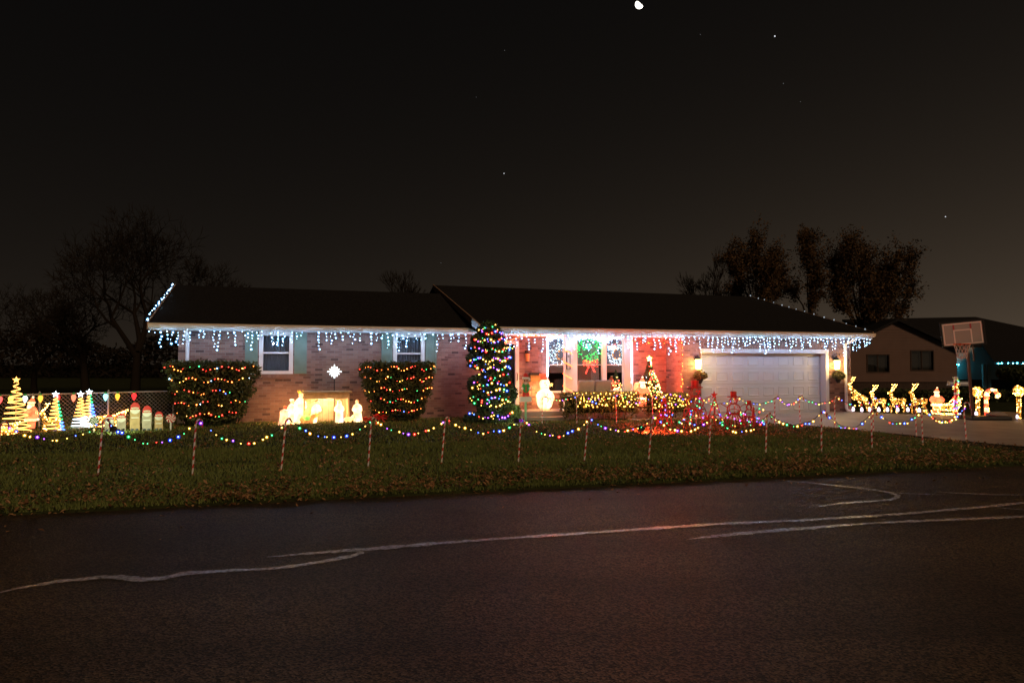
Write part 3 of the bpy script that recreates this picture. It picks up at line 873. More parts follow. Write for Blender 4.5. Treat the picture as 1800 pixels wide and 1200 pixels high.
# wall planters below the lit lanterns
def leaf_cloud(mbv, pts, size):
    """random little quads around given points (numpy) -> verts (4 per leaf)"""
    n=len(pts); a=rng.normal(size=(n,3)); a/=np.linalg.norm(a,axis=1)[:,None]
    b=rng.normal(size=(n,3)); b-= (a*b).sum(1)[:,None]*a; b/=np.linalg.norm(b,axis=1)[:,None]
    s=rng.uniform(size*0.6,size*1.4,n)[:,None]
    V=np.empty((n,4,3)); V[:,0]=pts-a*s; V[:,1]=pts+b*s*0.42; V[:,2]=pts+a*s; V[:,3]=pts-b*s*0.42
    return V.reshape(-1,3)
def planter(px,label):
    lx,z=fac(px,662,-1.1); t=hthing("wall_planter",label,"planter",lx,-0.95,z,"wall planters under lanterns")
    m=MB(); m.lathe([(0.05,-0.22),(0.14,-0.05),(0.16,0.0),(0.14,0.0)],10,c=(0,-0.19,0),sy=0.8); m.build("basket",M_dark,t)
    n=700; th=rng.uniform(0,2*PI,n); rr=np.sqrt(rng.random(n))*0.24
    pts=np.stack([rr*np.cos(th),-0.22+rr*np.sin(th)*0.75,rng.uniform(-0.12,0.28,n)*(1-rr/0.34)],1)
    np_mesh("foliage",leaf_cloud(None,pts,0.04),4,M_leaf_boxwood,t,kind="stuff")
planter(1229,"bushy green wall planter under the lantern left of garage door")
planter(1472,"bushy green wall planter under the lantern right of garage door")
# wall mailbox
lx,z=fac(939,668,0); t=hthing("wall_mailbox","dark lidded wall mailbox on porch brick beside the lantern","mailbox",lx,0,z)
m=MB(); m.box(-0.17,0.17,-0.15,-0.013,-0.02,0.16); m.build("box",mat("mailbox_wood",(0.25,0.14,0.05),0.6),t)
m=MB(); m.prism([(-0.20,0.161),(0.20,0.161),(0.17,0.235),(-0.17,0.235)],-0.19,-0.013); m.build("lid",M_black,t)

# ---- light strings helper
def bulbs(parent, pts, mats, idx, r, name="bulbs", jitter=0.25):
    m=MB()
    for p,i in zip(pts,idx): m.ico(p, r*U(1-jitter,1+jitter), i)
    return m.build(name,mats,parent,kind="stuff")
def icicles(px0,px1,ly,label,step,lmax,skip=(),watt=9.0):
    x0=fx(px0,ly); x1=fx(px1,ly); z=ZE-0.14
    t=hthing("icicle_light_string",label,"icicle lights",x0,ly,z,"icicle strings along the eaves")
    m=MB(); n=int((x1-x0)/0.25); m.tube([((x1-x0)*i/n,0,-0.01-0.02*abs(math.sin(i*1.3))) for i in range(n+1)],0.004,3); m.build("wire",M_icord,t)
    x=0.03; k=0
    while x < x1-x0:
        wx=W(x0+x,ly); px=900+1200*wx.x/wx.y
        if not any(a<px<b for a,b in skip):
            L=U(0.14,lmax)*(1.0 if k%3 else 0.7); m=MB(); pts=[]; sway=U(-0.06,0.06); zz=-U(0.03,0.10)
            while zz>-L:
                pts.append((sway*(-zz/L)+U(-0.03,0.03),U(-0.03,0.03),zz)); zz-=U(0.07,0.115)
            if pts:
                m.tube([(0,0,0)]+pts, 0.0022, 3, m=2)
                for p in pts: m.lit(p, U(0.015,0.029)*(1 if R()<0.72 else 0.6), 0, 1.6)
                o=m.build("icicle_drop",CM("I")+[M_icord],t); o.location=(x,0,0)
        x+=U(0.6,1.4)*step; k+=1
    nl=int((x1-x0)/0.85)
    for i in range(nl): lamp("string_lamp",t,((x1-x0)*(i+0.5)/nl,-0.02,-0.32),watt,(0.40,0.62,1.0),0.03)
icicles(258,832,-0.58,"icy white icicle light string under the eave of the lower left roof",0.165,0.62,((540,550),(640,650),(783,787)))
icicles(889,1533,-1.58,"icy white icicle light string under the long eave over porch and garage",0.15,0.66,((1010,1016),))
# bunched lights at the far left eave corner and the right corner are longer drops of the same strings; rake strings:
def string_line(name,label,cat,P,n,mats,r,cord,sag=0.0,jit=0.01,group=None,weights=None,lamps=None):
    P=[Vector(p) for p in P]; base=P[0]
    t=thing(name,label,cat,base,0,group)
    L=[0]
    for a,b in zip(P,P[1:]): L.append(L[-1]+(b-a).length)
    def pos(s):
        for k in range(len(P)-1):
            if s<=L[k+1]+1e-9:
                u=(s-L[k])/max(1e-9,(L[k+1]-L[k])); q=P[k].lerp(P[k+1],u)-base; q.z-=sag*4*u*(1-u); return q
    if lamps:
        for i in range(lamps[0]): lamp("string_lamp",t,pos(L[-1]*(i+0.5)/lamps[0])+Vector(lamps[3]),lamps[1],lamps[2],0.08)
    m=MB(); K=max(8,len(P)*3); m.tube([pos(L[-1]*i/K) for i in range(K+1)],0.005,4); m.build("wire",cord,t)
    pts=[pos(L[-1]*(i+0.5+U(-0.2,0.2))/n)+Vector((U(-jit,jit),U(-jit,jit)-0.01,U(-jit,jit))) for i in range(n)]
    if isinstance(mats,str):
        m=MB()
        for q in pts: m.lit(q,r*U(0.5,1.35),random.randrange(len(mats)))
        m.build("bulbs",CM(mats),t,kind="stuff"); return t
    idx=random.choices(range(len(mats)),weights=weights,k=n)
    bulbs(t,pts,mats,idx,r)
    return t
string_line("roof_edge_light_string","icy white light string climbing the left end edge of roof","light string",[W(xl-0.05,-0.5,ZE+0.06),W(xl-0.05,3.95,4.43)],20,'I',0.022,M_icord,jit=0.03)
string_line("roof_edge_light_string","sparse dim white light string along the right end edge of roof","light string",[W(xr1-0.02,-1.4,ZE+0.12),W(xr1-0.02,5.4,4.90)],14,[glow("light_faint_white",(0.7,0.8,0.9),0.55)],0.028,M_cord)
# porch red rope, tube strings, red corner string, red bulbs under the beam
z_b=ZE-0.24
pl0=fx(893,-1.22); string_line("red_rope_light","glowing red rope light draped along the porch soffit left of the first post","rope light",[W(pl0,-0.9,2.42),W(fx(905,-1.2),-1.2,2.56),W(fx(918,-1.25),-1.25,2.63),W(fx(985,-1.25),-1.25,2.63)],60,[L_ROPE],0.012,cord=mat("rope_tube",(0.6,0.1,0.05),0.4,emit=(1,0.16,0.08),es=1.5),lamps=(3,32.0,(1.0,0.14,0.05),(0,0,-0.08)))
pa=fx(998,-1.1)
pts=[]
for i in range(61):
    a=2*PI*4.6*i/60; pts.append(W(pa+0.135*math.cos(a),-1.105-0.115*math.sin(a),0.55+1.75*i/60))
t=thing("red_rope_light","glowing red rope light wound round the left porch post","rope light",pts[0])
m=MB(); m.tube([p-pts[0] for p in pts],0.016,6); m.build("rope",L_ROPE,t)
for i in (8,22,36,50): lamp("rope_lamp",t,pts[i]-pts[0]+(pts[i]-W(pa,-1.105,pts[i].z))*1.2,4.0,(1.0,0.14,0.05),0.06)
def tube_string(px,py0,py1,ly,label):
    lx,z0=fac(px,py1,ly); z1=fz(px,py0,ly)
    t=hthing("white_light_tube",label,"light string",lx,ly,z0)
    m=MB(); n=int((z1-z0)/0.035)
    for i in range(n): m.ico((U(-0.02,0.02),U(-0.02,0.02),(z1-z0)*i/n),U(0.016,0.026),0)
    m.tube([(0,0,0),(0,0,z1-z0)],0.008,4,m=1)
    m.build("bulbs",[L_TUBE,M_wcord],t,kind="stuff")
    for i in range(3): lamp("tube_lamp",t,(0,-0.08,(z1-z0)*(i+0.5)/3),2.2,(0.62,0.70,1.0),0.05)
tube_string(963,592,661,-0.09,"upright bright white light string on the left edge of the triple window")
tube_string(1109,600,672,-0.09,"upright bright white light string on the right edge of the triple window")
string_line("red_light_string","red light string hanging down the brick corner between porch and garage","light string",[W(LXG0-0.03,-0.99,2.66),W(LXG0-0.02,-1.0,0.75)],30,'RO',0.022,M_cord,jit=0.03,lamps=(4,18.0,(1.0,0.10,0.04),(-0.16,-0.12,0)))
string_line("red_light_string","red light string swagged under the porch eave right of second post","light string",[W(fx(1110,-1.2),-1.2,2.58),W(fx(1135,-1.2),-1.2,2.48),W(fx(1160,-1.2),-1.2,2.58),W(fx(1194,-1.2),-1.2,2.46)],40,'RRO',0.022,M_cord,sag=0.06,jit=0.05,lamps=(4,34.0,(1.0,0.10,0.04),(0,0,-0.08)))
# snowy white garlands over each porch window
for k,(a,b,nm) in enumerate(((967,1000,"left"),(1006,1062,"middle"),(1066,1106,"right"))):
    xa=fx(a,-0.1); xb=fx(b,-0.1); zt=fz(1030,597,-0.1)
    t=hthing("white_light_valance","thick arch of white lights over the %s pane of porch window"%nm,"light garland",(xa+xb)/2,-0.10,zt,"white arches over porch window")
    m=MB(); n=150
    for i in range(n):
        u=U(-1,1); m.ico((u*(xb-xa)/2,U(-0.03,0.02),0.13*(1-u*u)+U(-0.08,0.03)),U(0.010,0.022),0)
    m.tube([((xb-xa)/2*u,0,0.1*(1-u*u)) for u in (-1,-.6,-.2,.2,.6,1)],0.008,4,m=1)
    m.build("bulbs",[L_TUBE,M_wcord],t,kind="stuff")
# wreaths in the windows
def wreath(px,py,rpx,mats,label,r0=0.45,n=120,rb=0.013,center=None):
    lx,z=fac(px,py,0.09); s=abs(fx(px+rpx,0.09)-lx)
    t=hthing("light_wreath",label,"light wreath",lx,0.085,z,"lit wreaths in porch windows")
    m=MB()
    for i in range(n):
        a=U(0,2*PI); q=s*math.sqrt(U(r0*r0,1)); m.ico((q*math.cos(a),U(-0.02,0.02),q*math.sin(a)),rb*U(0.7,1.4),0)
    m.build("bulbs",mats,t,kind="stuff")
    m=MB(); 
    for q in (r0*s,0.72*s,s): m.tube([(q*math.cos(2*PI*i/24),0.02,q*math.sin(2*PI*i/24)) for i in range(25)],0.006,4)
    m.build("ring",M_green if mats[0] is L_WGREEN else M_wcord,t)
    if center:
        m=MB()
        for i in range(30):
            a=U(0,2*PI); q=s*r0*U(0.75,1.0); m.ico((q*math.cos(a),0,q*math.sin(a)),0.016,0)
        m.build("inner_ring",center,t,kind="stuff")
    return t,s
wreath(985,624,19,[L_WWHITE],"white light wreath with golden centre in left pane of porch window",0.42,130,0.013,L_WWD)
wreath(1083,623,18,[L_WWHITE],"white light wreath with golden centre in right pane of porch window",0.42,130,0.013,L_WWD)
t,s=wreath(1037,612,24,[L_WGREEN],"large green light wreath with red light bow in middle porch window",0.36,190,0.014)
m=MB()
for i in range(120):
    sd=random.choice((-1,1)); u=U(0,1)
    if R()<0.6: x=sd*u*0.27; zz=U(-1,1)*(0.04+0.11*u)
    else: x=sd*u*0.17; zz=-u*0.33+U(-0.04,0.04)
    m.ico((x,-0.03+U(-0.01,0.01),-s*1.0+zz),0.014*U(0.7,1.3),0)
m.build("bow_bulbs",L_WRED,t,kind="stuff")
lamp("wreath_lamp",t,(0.05,-0.28,0.05),7.0,(0.06,1.0,0.25),0.1); lamp("bow_lamp",t,(0.0,-0.26,-s*1.1),3.0,(1.0,0.07,0.04),0.06)
# lit gift box inside the right window
lx,z=fac(1080,686,0.14); t=hthing("lit_gift_box","red outlined lit gift box with tiny tree in right porch window","gift box",lx,0.12,z)
m=MB(); S=0.24
for (p,q) in (((-.2,0,0),(.2,0,0)),((-.2,0,S),(.2,0,S)),((-.2,0,0),(-.2,0,S)),((.2,0,0),(.2,0,S)),((0,0,0),(0,0,S))): m.tube([p,q],0.014,4)
m.build("frame",L_ROPE,t)
m=MB()
for i in range(16): m.ico((U(-0.05,0.32),0.02,U(0.03,0.2)),0.018,0)
m.build("bulbs",L_WW,t,kind="stuff")
m=MB(); m.lathe([(0.14,S),(0.02,S+0.45)],8,c=(0.06,0.03,0)); tr=m.build("little_tree",M_leaf_topiary,t)
m=MB()
for i in range(10): u=R(); a=U(PI,2*PI); m.ico((0.06+0.14*(1-u)*math.cos(a),0.03+0.14*(1-u)*math.sin(a)-0.01,S+0.42*u),0.014,i%2)
m.build("tree_bulbs",[L_Y,L_R],tr,kind="stuff")

# ================================================================== porch furniture and figures
# loveseat
lx=fx(1036,-0.55); t=hthing("outdoor_loveseat","grey cushioned outdoor loveseat on the porch behind the hedge","loveseat",lx,-0.55,0.392)
wd=(fx(1066,-0.8)-fx(1008,-0.8))/2
m=MB()
for sx in (-1,1):
    m.tube([(sx*wd*1.04,-0.25,0),(sx*wd*1.04,-0.25,0.55),(sx*wd*1.04,0.3,0.6),(sx*wd*1.04,0.32,0)],0.018,6)
m.tube([(-wd*1.04,0.3,0.35),(wd*1.04,0.3,0.35)],0.018,6); m.tube([(-wd*1.04,-0.25,0.35),(wd*1.04,-0.25,0.35)],0.018,6)
m.build("frame",M_dark,t)
for sx in (-1,1):
    c=sx*wd*0.51; hw=wd*0.475
    m=MB(); m.box(c-hw,c+hw,-0.27,0.28,0.36,0.48); o=m.build("seat_cushion",M_cushion,t); b=o.modifiers.new("bevel",'BEVEL'); b.width=0.03; b.segments=2
    # the seat faces the house wall, so its back is towards the street
    M=Matrix.Translation((c,-0.30,0.40))@Matrix.Rotation(math.radians(12),4,'X')
    m=MB(); m.box(-hw,hw,-0.06,0.06,0,0.52,M=M); o=m.build("back_cushion",M_cushion,t); b=o.modifiers.new("bevel",'BEVEL'); b.width=0.03; b.segments=2

PG_W=plastic_glow("lit_white_plastic",(0.8,0.72,0.6),(1.0,0.70,0.36),2.0,0.7,6)
PG_WARM=plastic_glow("lit_warm_plastic",(0.8,0.7,0.5),(1.0,0.46,0.14),1.6)
PG_RED=plastic_glow("lit_red_plastic",(0.7,0.06,0.04),(1.0,0.09,0.03),1.1,0.4)
PG_RED2=plastic_glow("lit_bright_red_plastic",(0.7,0.1,0.06),(1.0,0.17,0.06),1.9)
PG_BLUE=plastic_glow("lit_blue_plastic",(0.3,0.45,0.7),(0.45,0.65,1.0),1.1)
PG_SKIN=plastic_glow("lit_face_plastic",(0.8,0.55,0.35),(1.0,0.52,0.24),1.6)
PG_YEL=plastic_glow("lit_yellow_plastic",(0.8,0.6,0.1),(1.0,0.62,0.05),1.2)
PG_GRN=plastic_glow("lit_green_plastic",(0.2,0.6,0.2),(0.35,1.0,0.15),0.8)
PG_BRN=plastic_glow("lit_brown_plastic",(0.4,0.2,0.08),(1.0,0.35,0.08),0.7)
M_feat=mat("painted_features",(0.10,0.04,0.02),0.6)
def fuse(o,vox):
    r=o.modifiers.new("fuse",'REMESH'); r.mode='VOXEL'; r.voxel_size=vox; r.use_smooth_shade=True
    return o
# snowman
lx=fx(957.5,-0.75); ht=fz(957,664,-0.75)-0.39
t=hthing("lit_snowman","tall glowing plastic snowman with red hat on the porch","snowman",lx,-0.75,0.392)
k=ht/1.0
m=MB(); m.lathe([(0.165*k,0.0),(0.165*k,0.06*k)],14); m.build("base",plastic_glow("lit_base_plastic",(0.7,0.5,0.3),(1.0,0.55,0.2),0.9),t)
m=MB(); m.lathe([(0.17*k,0.061*k),(0.235*k,0.12*k),(0.28*k,0.26*k),(0.285*k,0.36*k),(0.265*k,0.48*k),(0.21*k,0.58*k),(0.15*k,0.645*k),(0.135*k,0.665*k),(0.155*k,0.72*k),(0.172*k,0.80*k),(0.165*k,0.88*k),(0.12*k,0.96*k),(0.05*k,0.99*k)],18)
m.tube([(-0.21*k,0,0.56*k),(-0.285*k,-0.04,0.44*k),(-0.25*k,-0.15,0.32*k)],[0.05*k,0.055*k,0.045*k],8); m.tube([(0.21*k,0,0.56*k),(0.285*k,-0.04,0.44*k),(0.25*k,-0.15,0.32*k)],[0.05*k,0.055*k,0.045*k],8)
fuse(m.build("body",PG_W,t),0.03); t.scale=(0.9,0.9,1.0)
lamp("figure_lamp",t,(0.0,0.42,0.55),42.0,(1.0,0.42,0.11),0.08); lamp("figure_lamp",t,(0.0,-0.5,0.35),9.0,(1.0,0.5,0.16),0.08)
m=MB(); m.lathe([(0.17*k,0.94*k),(0.175*k,0.955*k),(0.118*k,0.965*k),(0.128*k,1.10*k),(0.10*k,1.13*k)],14,c=(-0.03*k,0,0),lean=(-0.25,0)); m.build("hat",PG_RED,t,smooth=False)
m=MB(); 
for (x,z) in ((-0.06,0.85),(0.06,0.855)): m.ico((x*k,-0.162*k,z*k),0.024*k)
for z in (0.50,0.40,0.28): m.ico((0.0,-0.275*k,z*k),0.024*k)
m.build("buttons",M_feat,t)
m=MB(); m.lathe([(0.02*k,0),(0.003,0.09*k)],6); o=m.build("nose",PG_BRN,t); o.location=(0.0,-0.16*k,0.79*k); o.rotation_euler=(PI/2,0,0)

def robed(name,label,cat,loc,rz,h,robe,face=PG_SKIN,hood=None,lean=(0,0),arms='pray',extra=None,group=None,wide=1.0):
    """standing or bowing robed plastic figure"""
    t=thing(name,label,cat,loc,rz,group); k=h; w=wide
    m=MB(); prof=[(0.19*w,0),(0.185*w,0.10),(0.165*w,0.28),(0.15*w,0.45),(0.155*w,0.60),(0.165*w,0.70),(0.13*w,0.77),(0.06,0.815),(0.055,0.84)]
    m.lathe([(r*k,z*k) for r,z in prof],14,sy=0.8,lean=lean)
    sh=Vector((lean[0]*0.7*k,lean[1]*0.7*k,0.70*k))
    for sx in (-1,1):
        if arms=='pray': P=[sh+Vector((sx*0.14*k,0,0)),sh+Vector((sx*0.17*k,-0.08*k,-0.14*k)),sh+Vector((sx*0.03*k,-0.19*k,-0.08*k))]
        elif arms=='hold': P=[sh+Vector((sx*0.14*k,0,0)),sh+Vector((sx*0.19*k,-0.03*k,-0.17*k)),sh+Vector((sx*0.08*k,-0.19*k,-0.19*k))]
        else: P=[sh+Vector((sx*0.14*k,0,0)),sh+Vector((sx*0.2*k,0,-0.18*k)),sh+Vector((sx*0.17*k,-0.05*k,-0.34*k))]
        m.tube(P,[0.065*k,0.07*k,0.045*k],8)
    if hood is not None:
        c=Vector((lean[0]*0.9*k,lean[1]*0.9*k+0.015*k,0.90*k)); m.ell(c,0.095*k,0.10*k,0.11*k); m.lathe([(0.14*k,0.68*k),(0.10*k,0.86*k)],12,lean=lean,sy=0.8)
    lamp("figure_lamp",t,(0.0,0.30,0.55*k),13.0*k,(1.0,0.42,0.12),0.06); lamp("figure_lamp",t,(0.0,-0.34,0.30*k),5.0*k,(1.0,0.46,0.14),0.06)
    fuse(m.build("body",robe,t),0.028*max(0.8,k))
    c=Vector((lean[0]*0.92*k,lean[1]*0.92*k-0.035*k,0.90*k))
    m=MB(); m.ell(c,0.075*k,0.08*k,0.095*k); m.ico(c+Vector((0,-0.085*k,-0.005*k)),0.018*k); m.build("face",face,t,smooth=True)
    m=MB()
    for sx in (-1,1): m.ico(c+Vector((sx*0.03*k,-0.075*k,0.01*k)),0.009*k)
    m.box(c.x-0.02*k,c.x+0.02*k,c.y-0.083*k,c.y-0.07*k,c.z-0.05*k,c.z-0.042*k); m.build("features",M_feat,t)
    if extra=='crown':
        m=MB(); cc=(lean[0]*0.99*k,lean[1]*0.99*k-0.01*k,0.965*k); n=10
        m.lathe([(0.08*k,0),(0.09*k,0.05*k)],n,c=cc)
        for i in range(5):
            a=2*PI*i/5; m.lathe([(0.022*k,0.045*k),(0.004*k,0.10*k)],5,c=(cc[0]+0.085*k*math.cos(a),cc[1]+0.085*k*math.sin(a),cc[2]))
        m.build("crown",PG_YEL,t)
    if extra=='turban':
        m=MB(); m.ell((lean[0]*0.99*k,lean[1]*0.99*k,0.975*k),0.10*k,0.10*k,0.055*k); m.build("turban",PG_W,t,smooth=True)
    if extra=='hair':
        m=MB(); m.ell(c+Vector((0,0.03*k,0.03*k)),0.085*k,0.08*k,0.085*k); m.build("hair",PG_BRN,t,smooth=True)
    if extra=='veil':
        m=MB(); m.tube([(0.13*k,-0.10*k,0.66*k),(0.15*k,-0.13*k,0.35*k),(0.15*k,-0.14*k,0.06*k)],[0.025*k,0.035*k,0.04*k],6); m.build("mantle_edge",PG_BLUE,t,smooth=True)
    return t
def suited(name,label,loc,rz,h,look='stand',sack=True,glowmat=PG_W):
    """bearded plastic figure in a red suit"""
    t=thing(name,label,"figure",loc,rz); k=h; t.scale=(0.84,0.84,1.0)
    m=MB()
    for sx in (-1,1): m.tube([(sx*0.085*k,0,0.08*k),(sx*0.085*k,0,0.36*k)],[0.085*k,0.11*k],9)
    m.lathe([(0.17*k,0.30*k),(0.235*k,0.40*k),(0.23*k,0.52*k),(0.19*k,0.66*k),(0.10*k,0.75*k)],14,sy=0.85)
    for sx in (-1,1): m.tube([(sx*0.16*k,0,0.66*k),(sx*0.26*k,-0.05*k,0.55*k),(sx*0.20*k,-0.17*k,0.50*k)],[0.075*k,0.075*k,0.06*k],8)
    lamp("figure_lamp",t,(0.0,0.36,0.55*k),9.0*k,(1.0,0.45,0.14),0.06); lamp("figure_lamp",t,(0.0,-0.42,0.30*k),4.0*k,(1.0,0.45,0.14),0.06)
    fuse(m.build("body",PG_RED2 if glowmat is PG_W else glowmat,t),0.03*max(0.8,k))
    m=MB(); m.lathe([(0.245*k,0.31*k),(0.26*k,0.34*k),(0.25*k,0.38*k)],14,sy=0.87); m.build("coat_trim",PG_W,t)
    m=MB(); m.lathe([(0.242*k,0.455*k),(0.242*k,0.495*k)],14,sy=0.87); m.build("belt",PG_BRN,t)
    m=MB()
    for sx in (-1,1): m.ell((sx*0.09*k,-0.03*k,0.05*k),0.075*k,0.12*k,0.055*k)
    m.build("boots",M_feat,t)
    c=Vector((0,-0.02*k,0.81*k))
    m=MB(); m.ell(c,0.10*k,0.10*k,0.11*k); m.ico(c+Vector((0,-0.105*k,-0.005*k)),0.022*k); m.build("face",PG_SKIN,t,smooth=True)
    m=MB(); m.ell(c+Vector((0,-0.05*k,-0.10*k)),0.115*k,0.08*k,0.12*k); m.ell(c+Vector((0,-0.09*k,-0.035*k)),0.06*k,0.03*k,0.02*k); m.build("beard",PG_W,t,smooth=True)
    m=MB()
    for sx in (-1,1): m.ico(c+Vector((sx*0.038*k,-0.092*k,0.022*k)),0.012*k)
    m.build("eyes",M_feat,t)
    m=MB(); m.lathe([(0.112*k,0.0),(0.09*k,0.06*k),(0.05*k,0.12*k),(0.03*k,0.15*k)],12,c=(0,-0.01*k,0.86*k),lean=(0.2,0.15)); hat=m.build("cap",PG_RED2,t)
    m=MB(); m.lathe([(0.115*k,-0.02*k),(0.125*k,0.0),(0.115*k,0.025*k)],12,c=(0,-0.015*k,0.865*k)); m.ico((0.035*k,0.02*k,1.03*k),0.04*k); m.build("cap_trim",PG_W,hat)
    if sack:
        m=MB(); m.ell((-0.21*k,0.10*k,0.68*k),0.09*k,0.11*k,0.19*k); m.tube([(-0.2*k,0.05*k,0.8*k),(-0.2*k,-0.08*k,0.84*k)],[0.07*k,0.04*k],8); fuse(m.build("sack",PG_WARM,t),0.03)
    return t
lxs=fx(1127,-1.0); hs=fz(1127,663,-1.0)-0.39
suited("lit_bearded_figure","glowing plastic bearded man in red suit with sack between the porch hedges",W(lxs,-1.05,0.392),ROT,hs/1.03)

# porch fir tree
lx=fx(1141,-0.45); zt=fz(1139,634,-0.45); t=hthing("porch_fir_tree","lit artificial fir tree with yellow star standing on the porch","fir tree",lx,-0.45,0.392)
H=zt-0.392
m=MB(); m.tube([(0,0,0),(0,0,H)],0.025,6); m.lathe([(0.2,0.0),(0.16,0.05)],8); m.build("trunk",M_bark2,t)
n=5200; u=1-np.sqrt(rng.random(n)); th=rng.uniform(0,2*PI,n); rad=(0.47*(1-u)+0.03)*np.sqrt(rng.uniform(0.35,1,n))*(0.85+0.15*np.sin(u*40))
pts=np.stack([rad*np.cos(th)+0.0,rad*np.sin(th)*0.85,0.15+u*(H-0.15)-0.1*rad],1)
np_mesh("crown",leaf_cloud(None,pts,0.05),4,M_leaf_shrub,t,kind="stuff")
m=MB()
for i in range(150):
    u=1-math.sqrt(R()); a=PI+math.acos(U(-1,1)); rr=0.49*(1-u)+0.04; m.ico((rr*math.cos(a),rr*math.sin(a)*0.88-0.02,0.15+u*(H-0.15)),U(0.011,0.02),random.choices(range(5),weights=(6,2,1,1,1))[0])
m.build("bulbs",[L_WW2,L_R,L_G,L_ICE2,L_Y],t,kind="stuff")
def star_mesh(m,c,r,ri,th,n=5,mi=0,rot=PI/2):
    P=[(c[0]+(r if i%2==0 else ri)*math.cos(rot+PI*i/n),c[2]+(r if i%2==0 else ri)*math.sin(rot+PI*i/n)) for i in range(2*n)]
    b=len(m.v); m.v+=[(p[0],c[1],p[1]) for p in P]+[(c[0],c[1]-th,c[2]),(c[0],c[1]+th,c[2])]
    for i in range(2*n):
        j=(i+1)%(2*n); m.f.append((b+i,b+j,b+2*n)); m.m.append(mi); m.f.append((b+j,b+i,b+2*n+1)); m.m.append(mi)
m=MB(); star_mesh(m,(0,-0.02,H+0.07),0.11,0.05,0.03); m.build("star",L_WW,t)

# ================================================================== shrubs
def shell_points(n, rfun, z0, z1, depth=0.16, sy=1.0):
    z=rng.uniform(z0,z1,n); th=rng.uniform(0,2*PI,n)
    r=rfun(z,th)*(1-depth*rng.random(n)**1.5)
    return np.stack([r*np.cos(th),r*sy*np.sin(th),z],1)
def shrub(name,label,loc,rz,rfun,z0,z1,mt,n,size,sy=1.0,top=True,cat="shrub",group=None,trunk=True):
    t=thing(name,label,cat,loc,rz,group)
    pts=[shell_points(n,rfun,z0,z1,0.2,sy)]
    if top:
        k=n//4; th=rng.uniform(0,2*PI,k); rr=np.sqrt(rng.random(k)); zt=np.full(k,z1)
        r=rfun(zt,th)*rr; pts.append(np.stack([r*np.cos(th),r*sy*np.sin(th),z1+rng.uniform(-0.05,0.03,k)],1))
    P=np.concatenate(pts); P+=rng.normal(0,0.035,P.shape)
    np_mesh("foliage",leaf_cloud(None,P,size),4,mt,t,kind="stuff")
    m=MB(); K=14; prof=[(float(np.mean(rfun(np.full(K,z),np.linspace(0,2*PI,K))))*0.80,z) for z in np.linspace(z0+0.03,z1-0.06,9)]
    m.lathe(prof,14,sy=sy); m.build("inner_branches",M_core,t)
    if trunk:
        m=MB(); m.tube([(0,0,0),(0.02,0,z0+0.2)],[0.06,0.05],7); m.build("trunk",M_bark2,t)
    return t
def front_pt(rfun,z,ang,sy): r=float(rfun(np.array([z]),np.array([ang]))[0]); return (r*math.cos(ang)*1.01,r*sy*math.sin(ang)*1.01-0.02,z)
MC=[L_R,L_O,L_Y,L_G,L_B,L_ICE2]
def trapezoid_bush(pc,pw_top,pw_bot,ptop,label,lights_label,seed,which):
    ly=-0.82; lx=fx(pc,ly); base=W(lx,ly,0); gz=float(lawn_z(base.x,base.y)); base.z=gz
    sc=base.y/1200.0
    rt=pw_top/2*sc; rb=pw_bot/2*sc; H=fz(pc,ptop,ly-0.3)-gz
    def rf(z,th):
        u=np.clip((z-0.12)/(H-0.12),0,1)
        r=rb+(rt-rb)*u**0.85
        r=r*np.where(u>0.93,1-(u-0.93)*1.6,1)*np.where(u<0.1,0.8+2*u,1)
        c=np.abs(np.cos(th)); 
        return r*(1+0.05*np.sin(3*th+seed)+0.04*np.sin(7*th+5*z+seed)+0.03*np.sin(9*z))
    t=shrub("clipped_shrub",label,base,ROT,rf,0.08,H,M_leaf_shrub,6500,0.055,0.62,group="clipped shrubs by the house")
    s=thing("shrub_light_string",lights_label,"light string",base,ROT,"light strings on clipped shrubs")
    m=MB(); mw=MB()
    for row in range(5):
        z=H*(0.965-0.185*row)-0.05; N=int(27-2*row); off=U(0,1); prev=None
        for i in range(N):
            ang=PI+math.acos(max(-1,min(1,1-2*(i+off*0.7)/N)))+U(-0.02,0.02); zz=z+0.05*math.sin(i*0.8+row*2)+U(-0.025,0.025)
            p=front_pt(rf,zz,ang,0.62)
            if prev: mw.tube([prev,p],0.004,3)
            prev=p
            if R()<0.10+0.35*(vnoise(i*0.35,row*7.3+seed*3,2)>0.62): continue
            m.lit(p,U(0.010,0.025),random.choices(range(6),weights=which)[0],1.35)
    for i in range(3):
        for j in range(2): lamp("string_lamp",s,(rt*(-0.75+0.75*i),-rt*0.62-0.16,H*(0.35+0.42*j)),0.8,(1.0,0.36,0.14),0.1)
    m.build("bulbs",CM("ROYGBI"),s,kind="stuff"); mw.build("wire",M_cord,s,kind="stuff")
trapezoid_bush(371,156,95,640,"wide clipped yew shrub with flat top at the left house corner","red and orange light string wrapped round the left clipped shrub",1.0,(11,8,2,2,0.5,1))
trapezoid_bush(701,132,82,641,"narrower clipped yew shrub with flat top under the second window","orange and red light string wrapped round the clipped shrub under second window",4.0,(8,10,3,2,0.4,1))

